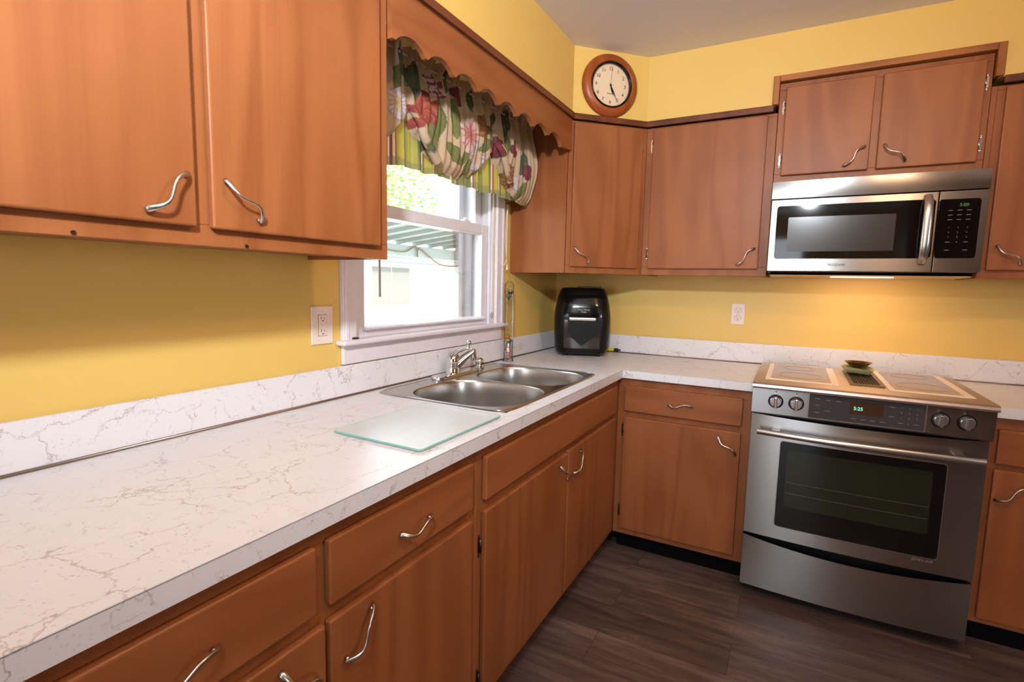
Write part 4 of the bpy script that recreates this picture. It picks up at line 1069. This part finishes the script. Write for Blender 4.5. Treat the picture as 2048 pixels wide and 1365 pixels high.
rod = thing('curtain_rod', (.118, -1.25, 2.06), 'thin white rod carrying the floral curtain over the window', 'curtain rod')
obj('rod', B().tube([(.118, -1.845, RZD-.006), (.118, -.640, RZD-.006)], .0035, n=8), 'white_trim', rod)
for y in (-1.75, -.74): obj('bracket', B().box((.0195, y-.008, RZD-.020), (.112, y+.008, RZD-.011), bev=.001), 'white_trim', rod)

# ------------------------------------------------------------------ ceiling lamp, and unseen pieces added for fill and reflections
pt = thing('dark_reflection_cabinet', (3.1, -4.35, 0), 'unseen tall dark brown cabinet added behind the viewer to darken reflections', 'cabinet')  # added out of view so the range steel mirrors something dark
obj('carcass', B().box((2.25, -4.7, .08), (3.9, -4.06, 2.2)), 'trim_z', pt); obj('plinth', B().box((2.27, -4.68, .001), (3.88, -4.12, .08)), 'toe', pt)
for k in range(3):
    o = obj('door', B().box((2.27+k*.545, -4.059, .10), (2.80+k*.545, -4.04, 2.18), bev=.004), 'trim_z', pt)
    inst('handle', PULL, T((2.75+k*.545, -4.04, 1.1)) @ M4((1, 0, 0), (0, 0, 1), (0, 1, 0), (0, 0, 0)), o)
fp = thing('added_spot_stand', (1.75, -3.85, 0), 'unseen stand with cone head, added to house the flash-like spot', 'lamp')  # made-up housing for the bounced-flash spot
obj('base', B().lathe([(0, .001), (.14, .001), (.14, .015), (.02, .025), (0, .025)], T((1.75, -3.85, 0)), 32), 'black_satin', fp)
obj('pole', B().tube([(1.75, -3.85, .02), (1.75, -3.85, 1.95), HEAD-AIM*.10], .010, n=12), 'nickel', fp)
obj('lamp_shade', B().lathe([(.10, .06), (.085, .02), (.05, -.05), (.03, -.09), (0, -.095), (.028, -.085), (.048, -.045), (.083, .02), (.098, .06)], T(HEAD) @ AIM.to_track_quat('Z', 'Y').to_matrix().to_4x4(), 32), 'white_trim', fp)
lp = thing('ceiling_lamp', (1.86, -1.93, CZ-.12), 'flush ceiling lamp with two glowing bulbs', 'lamp')
obj('base', B().lathe([(0, -.001), (.13, -.001), (.13, -.014), (.11, -.024), (0, -.024)], T((1.86, -1.93, CZ)), 40), 'white_trim', lp)
for x in (1.79, 1.93):
    obj('bulb', B().lathe([(.013, -.025), (.014, -.045), (.030, -.075), (.034, -.095), (.024, -.118), (0, -.126)], T((x, -1.93, CZ)), 24), 'shade', lp)
    light('bulb_light', 'POINT', (x, -1.93, CZ-.19), 13.5, (1, .60, .34), shadow_soft_size=.045, parent=lp)

# ------------------------------------------------------------------ outside
struct('ground', B().box((-40, -30, -.42), (-.25, 40, -.40)), 'lawn')
nh = thing('neighbour_house', (-6.5, 6, -.4), 'overexposed white neighbouring house seen through the window', 'house')
obj('wall', B().box((-10, -1, -.4), (-6.0, 16, 1.86)), 'siding', nh)
obj('gutter', B().box((-6.0, -1.2, 1.80), (-5.72, 16.2, 1.88)).box((-5.995, -1, 1.70), (-5.98, 16, 1.72)), 'awn', nh)
obj('roof', B().prism([(-5.7, 1.88), (-8.2, 2.95), (-10.7, 1.88)], -1.3, 16.3, M4((1, 0, 0), (0, 0, 1), (0, -1, 0), (0, 0, 0)) @ Matrix.Scale(-1, 4, (0, 0, 1))), 'shingle', nh)
wf = obj('window', B().box((-5.998, 4.55, .78), (-5.96, 5.80, 1.66), bev=.01), 'siding', nh)
obj('pane', B().box((-5.965, 4.62, .84), (-5.955, 5.17, 1.60)).box((-5.965, 5.19, .84), (-5.955, 5.74, 1.60)), 'grey_pane', wf)
aw = thing('patio_awning', (-3.4, 3, -.4), 'white ribbed metal patio awning with beam and hanging wire outside the window', 'awning')
Y0A, Y1A = -.5, 7.5
def rf(x): return 2.085+(x+2.75)*(.16/1.35)
b = B(); yy = Y0A
b.box((-4.15, Y0A, 0), (-2.70, Y1A, .012), Matrix.Translation((0, 0, 2.09)) @ Matrix.Translation((-2.75, 0, 0)) @ Matrix.Rotation(-math.atan(.16/1.35), 4, 'Y') @ Matrix.Translation((2.75, 0, 0)))
obj('roof_panel', b, 'awn', aw)
b = B(); yy = Y0A+.1
while yy < Y1A:
    b.prism([(-4.12, rf(-4.12)-.045), (-2.72, rf(-2.72)-.045), (-2.72, rf(-2.72)+.004), (-4.12, rf(-4.12)+.004)], yy, yy+.05, M4((1, 0, 0), (0, 0, 1), (0, -1, 0), (0, 0, 0)) @ Matrix.Scale(-1, 4, (0, 0, 1))); yy += .40
obj('rib', b, 'awn', aw)
obj('beam', B().box((-4.08, Y0A, 1.70), (-4.0, Y1A, 1.875), bev=.005), 'awn', aw)
for y in (0.2, 7.2): obj('post', B().box((-4.09, y, -.4), (-4.01, y+.08, 1.70)), 'awn', aw)
for y in (0.2, 7.2): obj('post', B().box((-2.80, y, -.4), (-2.74, y+.06, 2.03)), 'awn', aw)
obj('wire', B().tube(smooth([(-3.98, 2.6, 1.80), (-3.97, 3.2, 1.76), (-3.97, 3.5, 1.86), (-3.97, 3.55, 1.70), (-3.97, 3.6, 1.84), (-3.97, 4.1, 1.62), (-3.97, 4.6, 1.60), (-3.97, 5.2, 1.72)]), .010, n=6), 'bark', aw)
tr = thing('tree', (-14, 11, -.4), 'sunlit pale green tree beyond the neighbouring roof', 'tree')
random.seed(5); b = B()
b.tube([(-14, 11, -.4), (-14.1, 11.1, 1.5), (-13.9, 10.9, 3.2)], lambda t: .22-.1*t, n=10)
for k in range(16):
    a = random.random()*2*PI; L = 1.4+random.random()*1.6; p = Vector((-13.9, 10.9, 2.4+random.random()*1.2)); q = p+Vector((math.cos(a)*L, math.sin(a)*L, .8+random.random()*2))
    b.tube([p, p.lerp(q, .5)+Vector((0, 0, .2)), q], lambda t: .06-.045*t, n=6)
obj('trunk', b, 'bark', tr)
b = B(); t = bmesh.new()
for k in range(6500):
    a = random.random()*2*PI; e = random.uniform(-1, 1); r = random.random()**.4
    c = Vector((-13.8+3.6*r*math.cos(a)*math.sqrt(1-e*e), 10.2+5.2*r*math.sin(a)*math.sqrt(1-e*e), 4.7+2.2*r*e))
    if mnoise.noise(c*.8) < -.12: continue
    s_ = .09+.07*random.random(); M_ = Matrix.Rotation(random.random()*6, 3, 'Z') @ Matrix.Rotation(random.random()*3, 3, 'X')
    vs = [t.verts.new(c+M_ @ Vector(q)*s_) for q in ((-1, 0, 0), (0, -.5, 0), (1, 0, 0), (0, .5, .1))]; t.faces.new(vs)
b._merge(t); obj('foliage', b, 'leaf', tr)
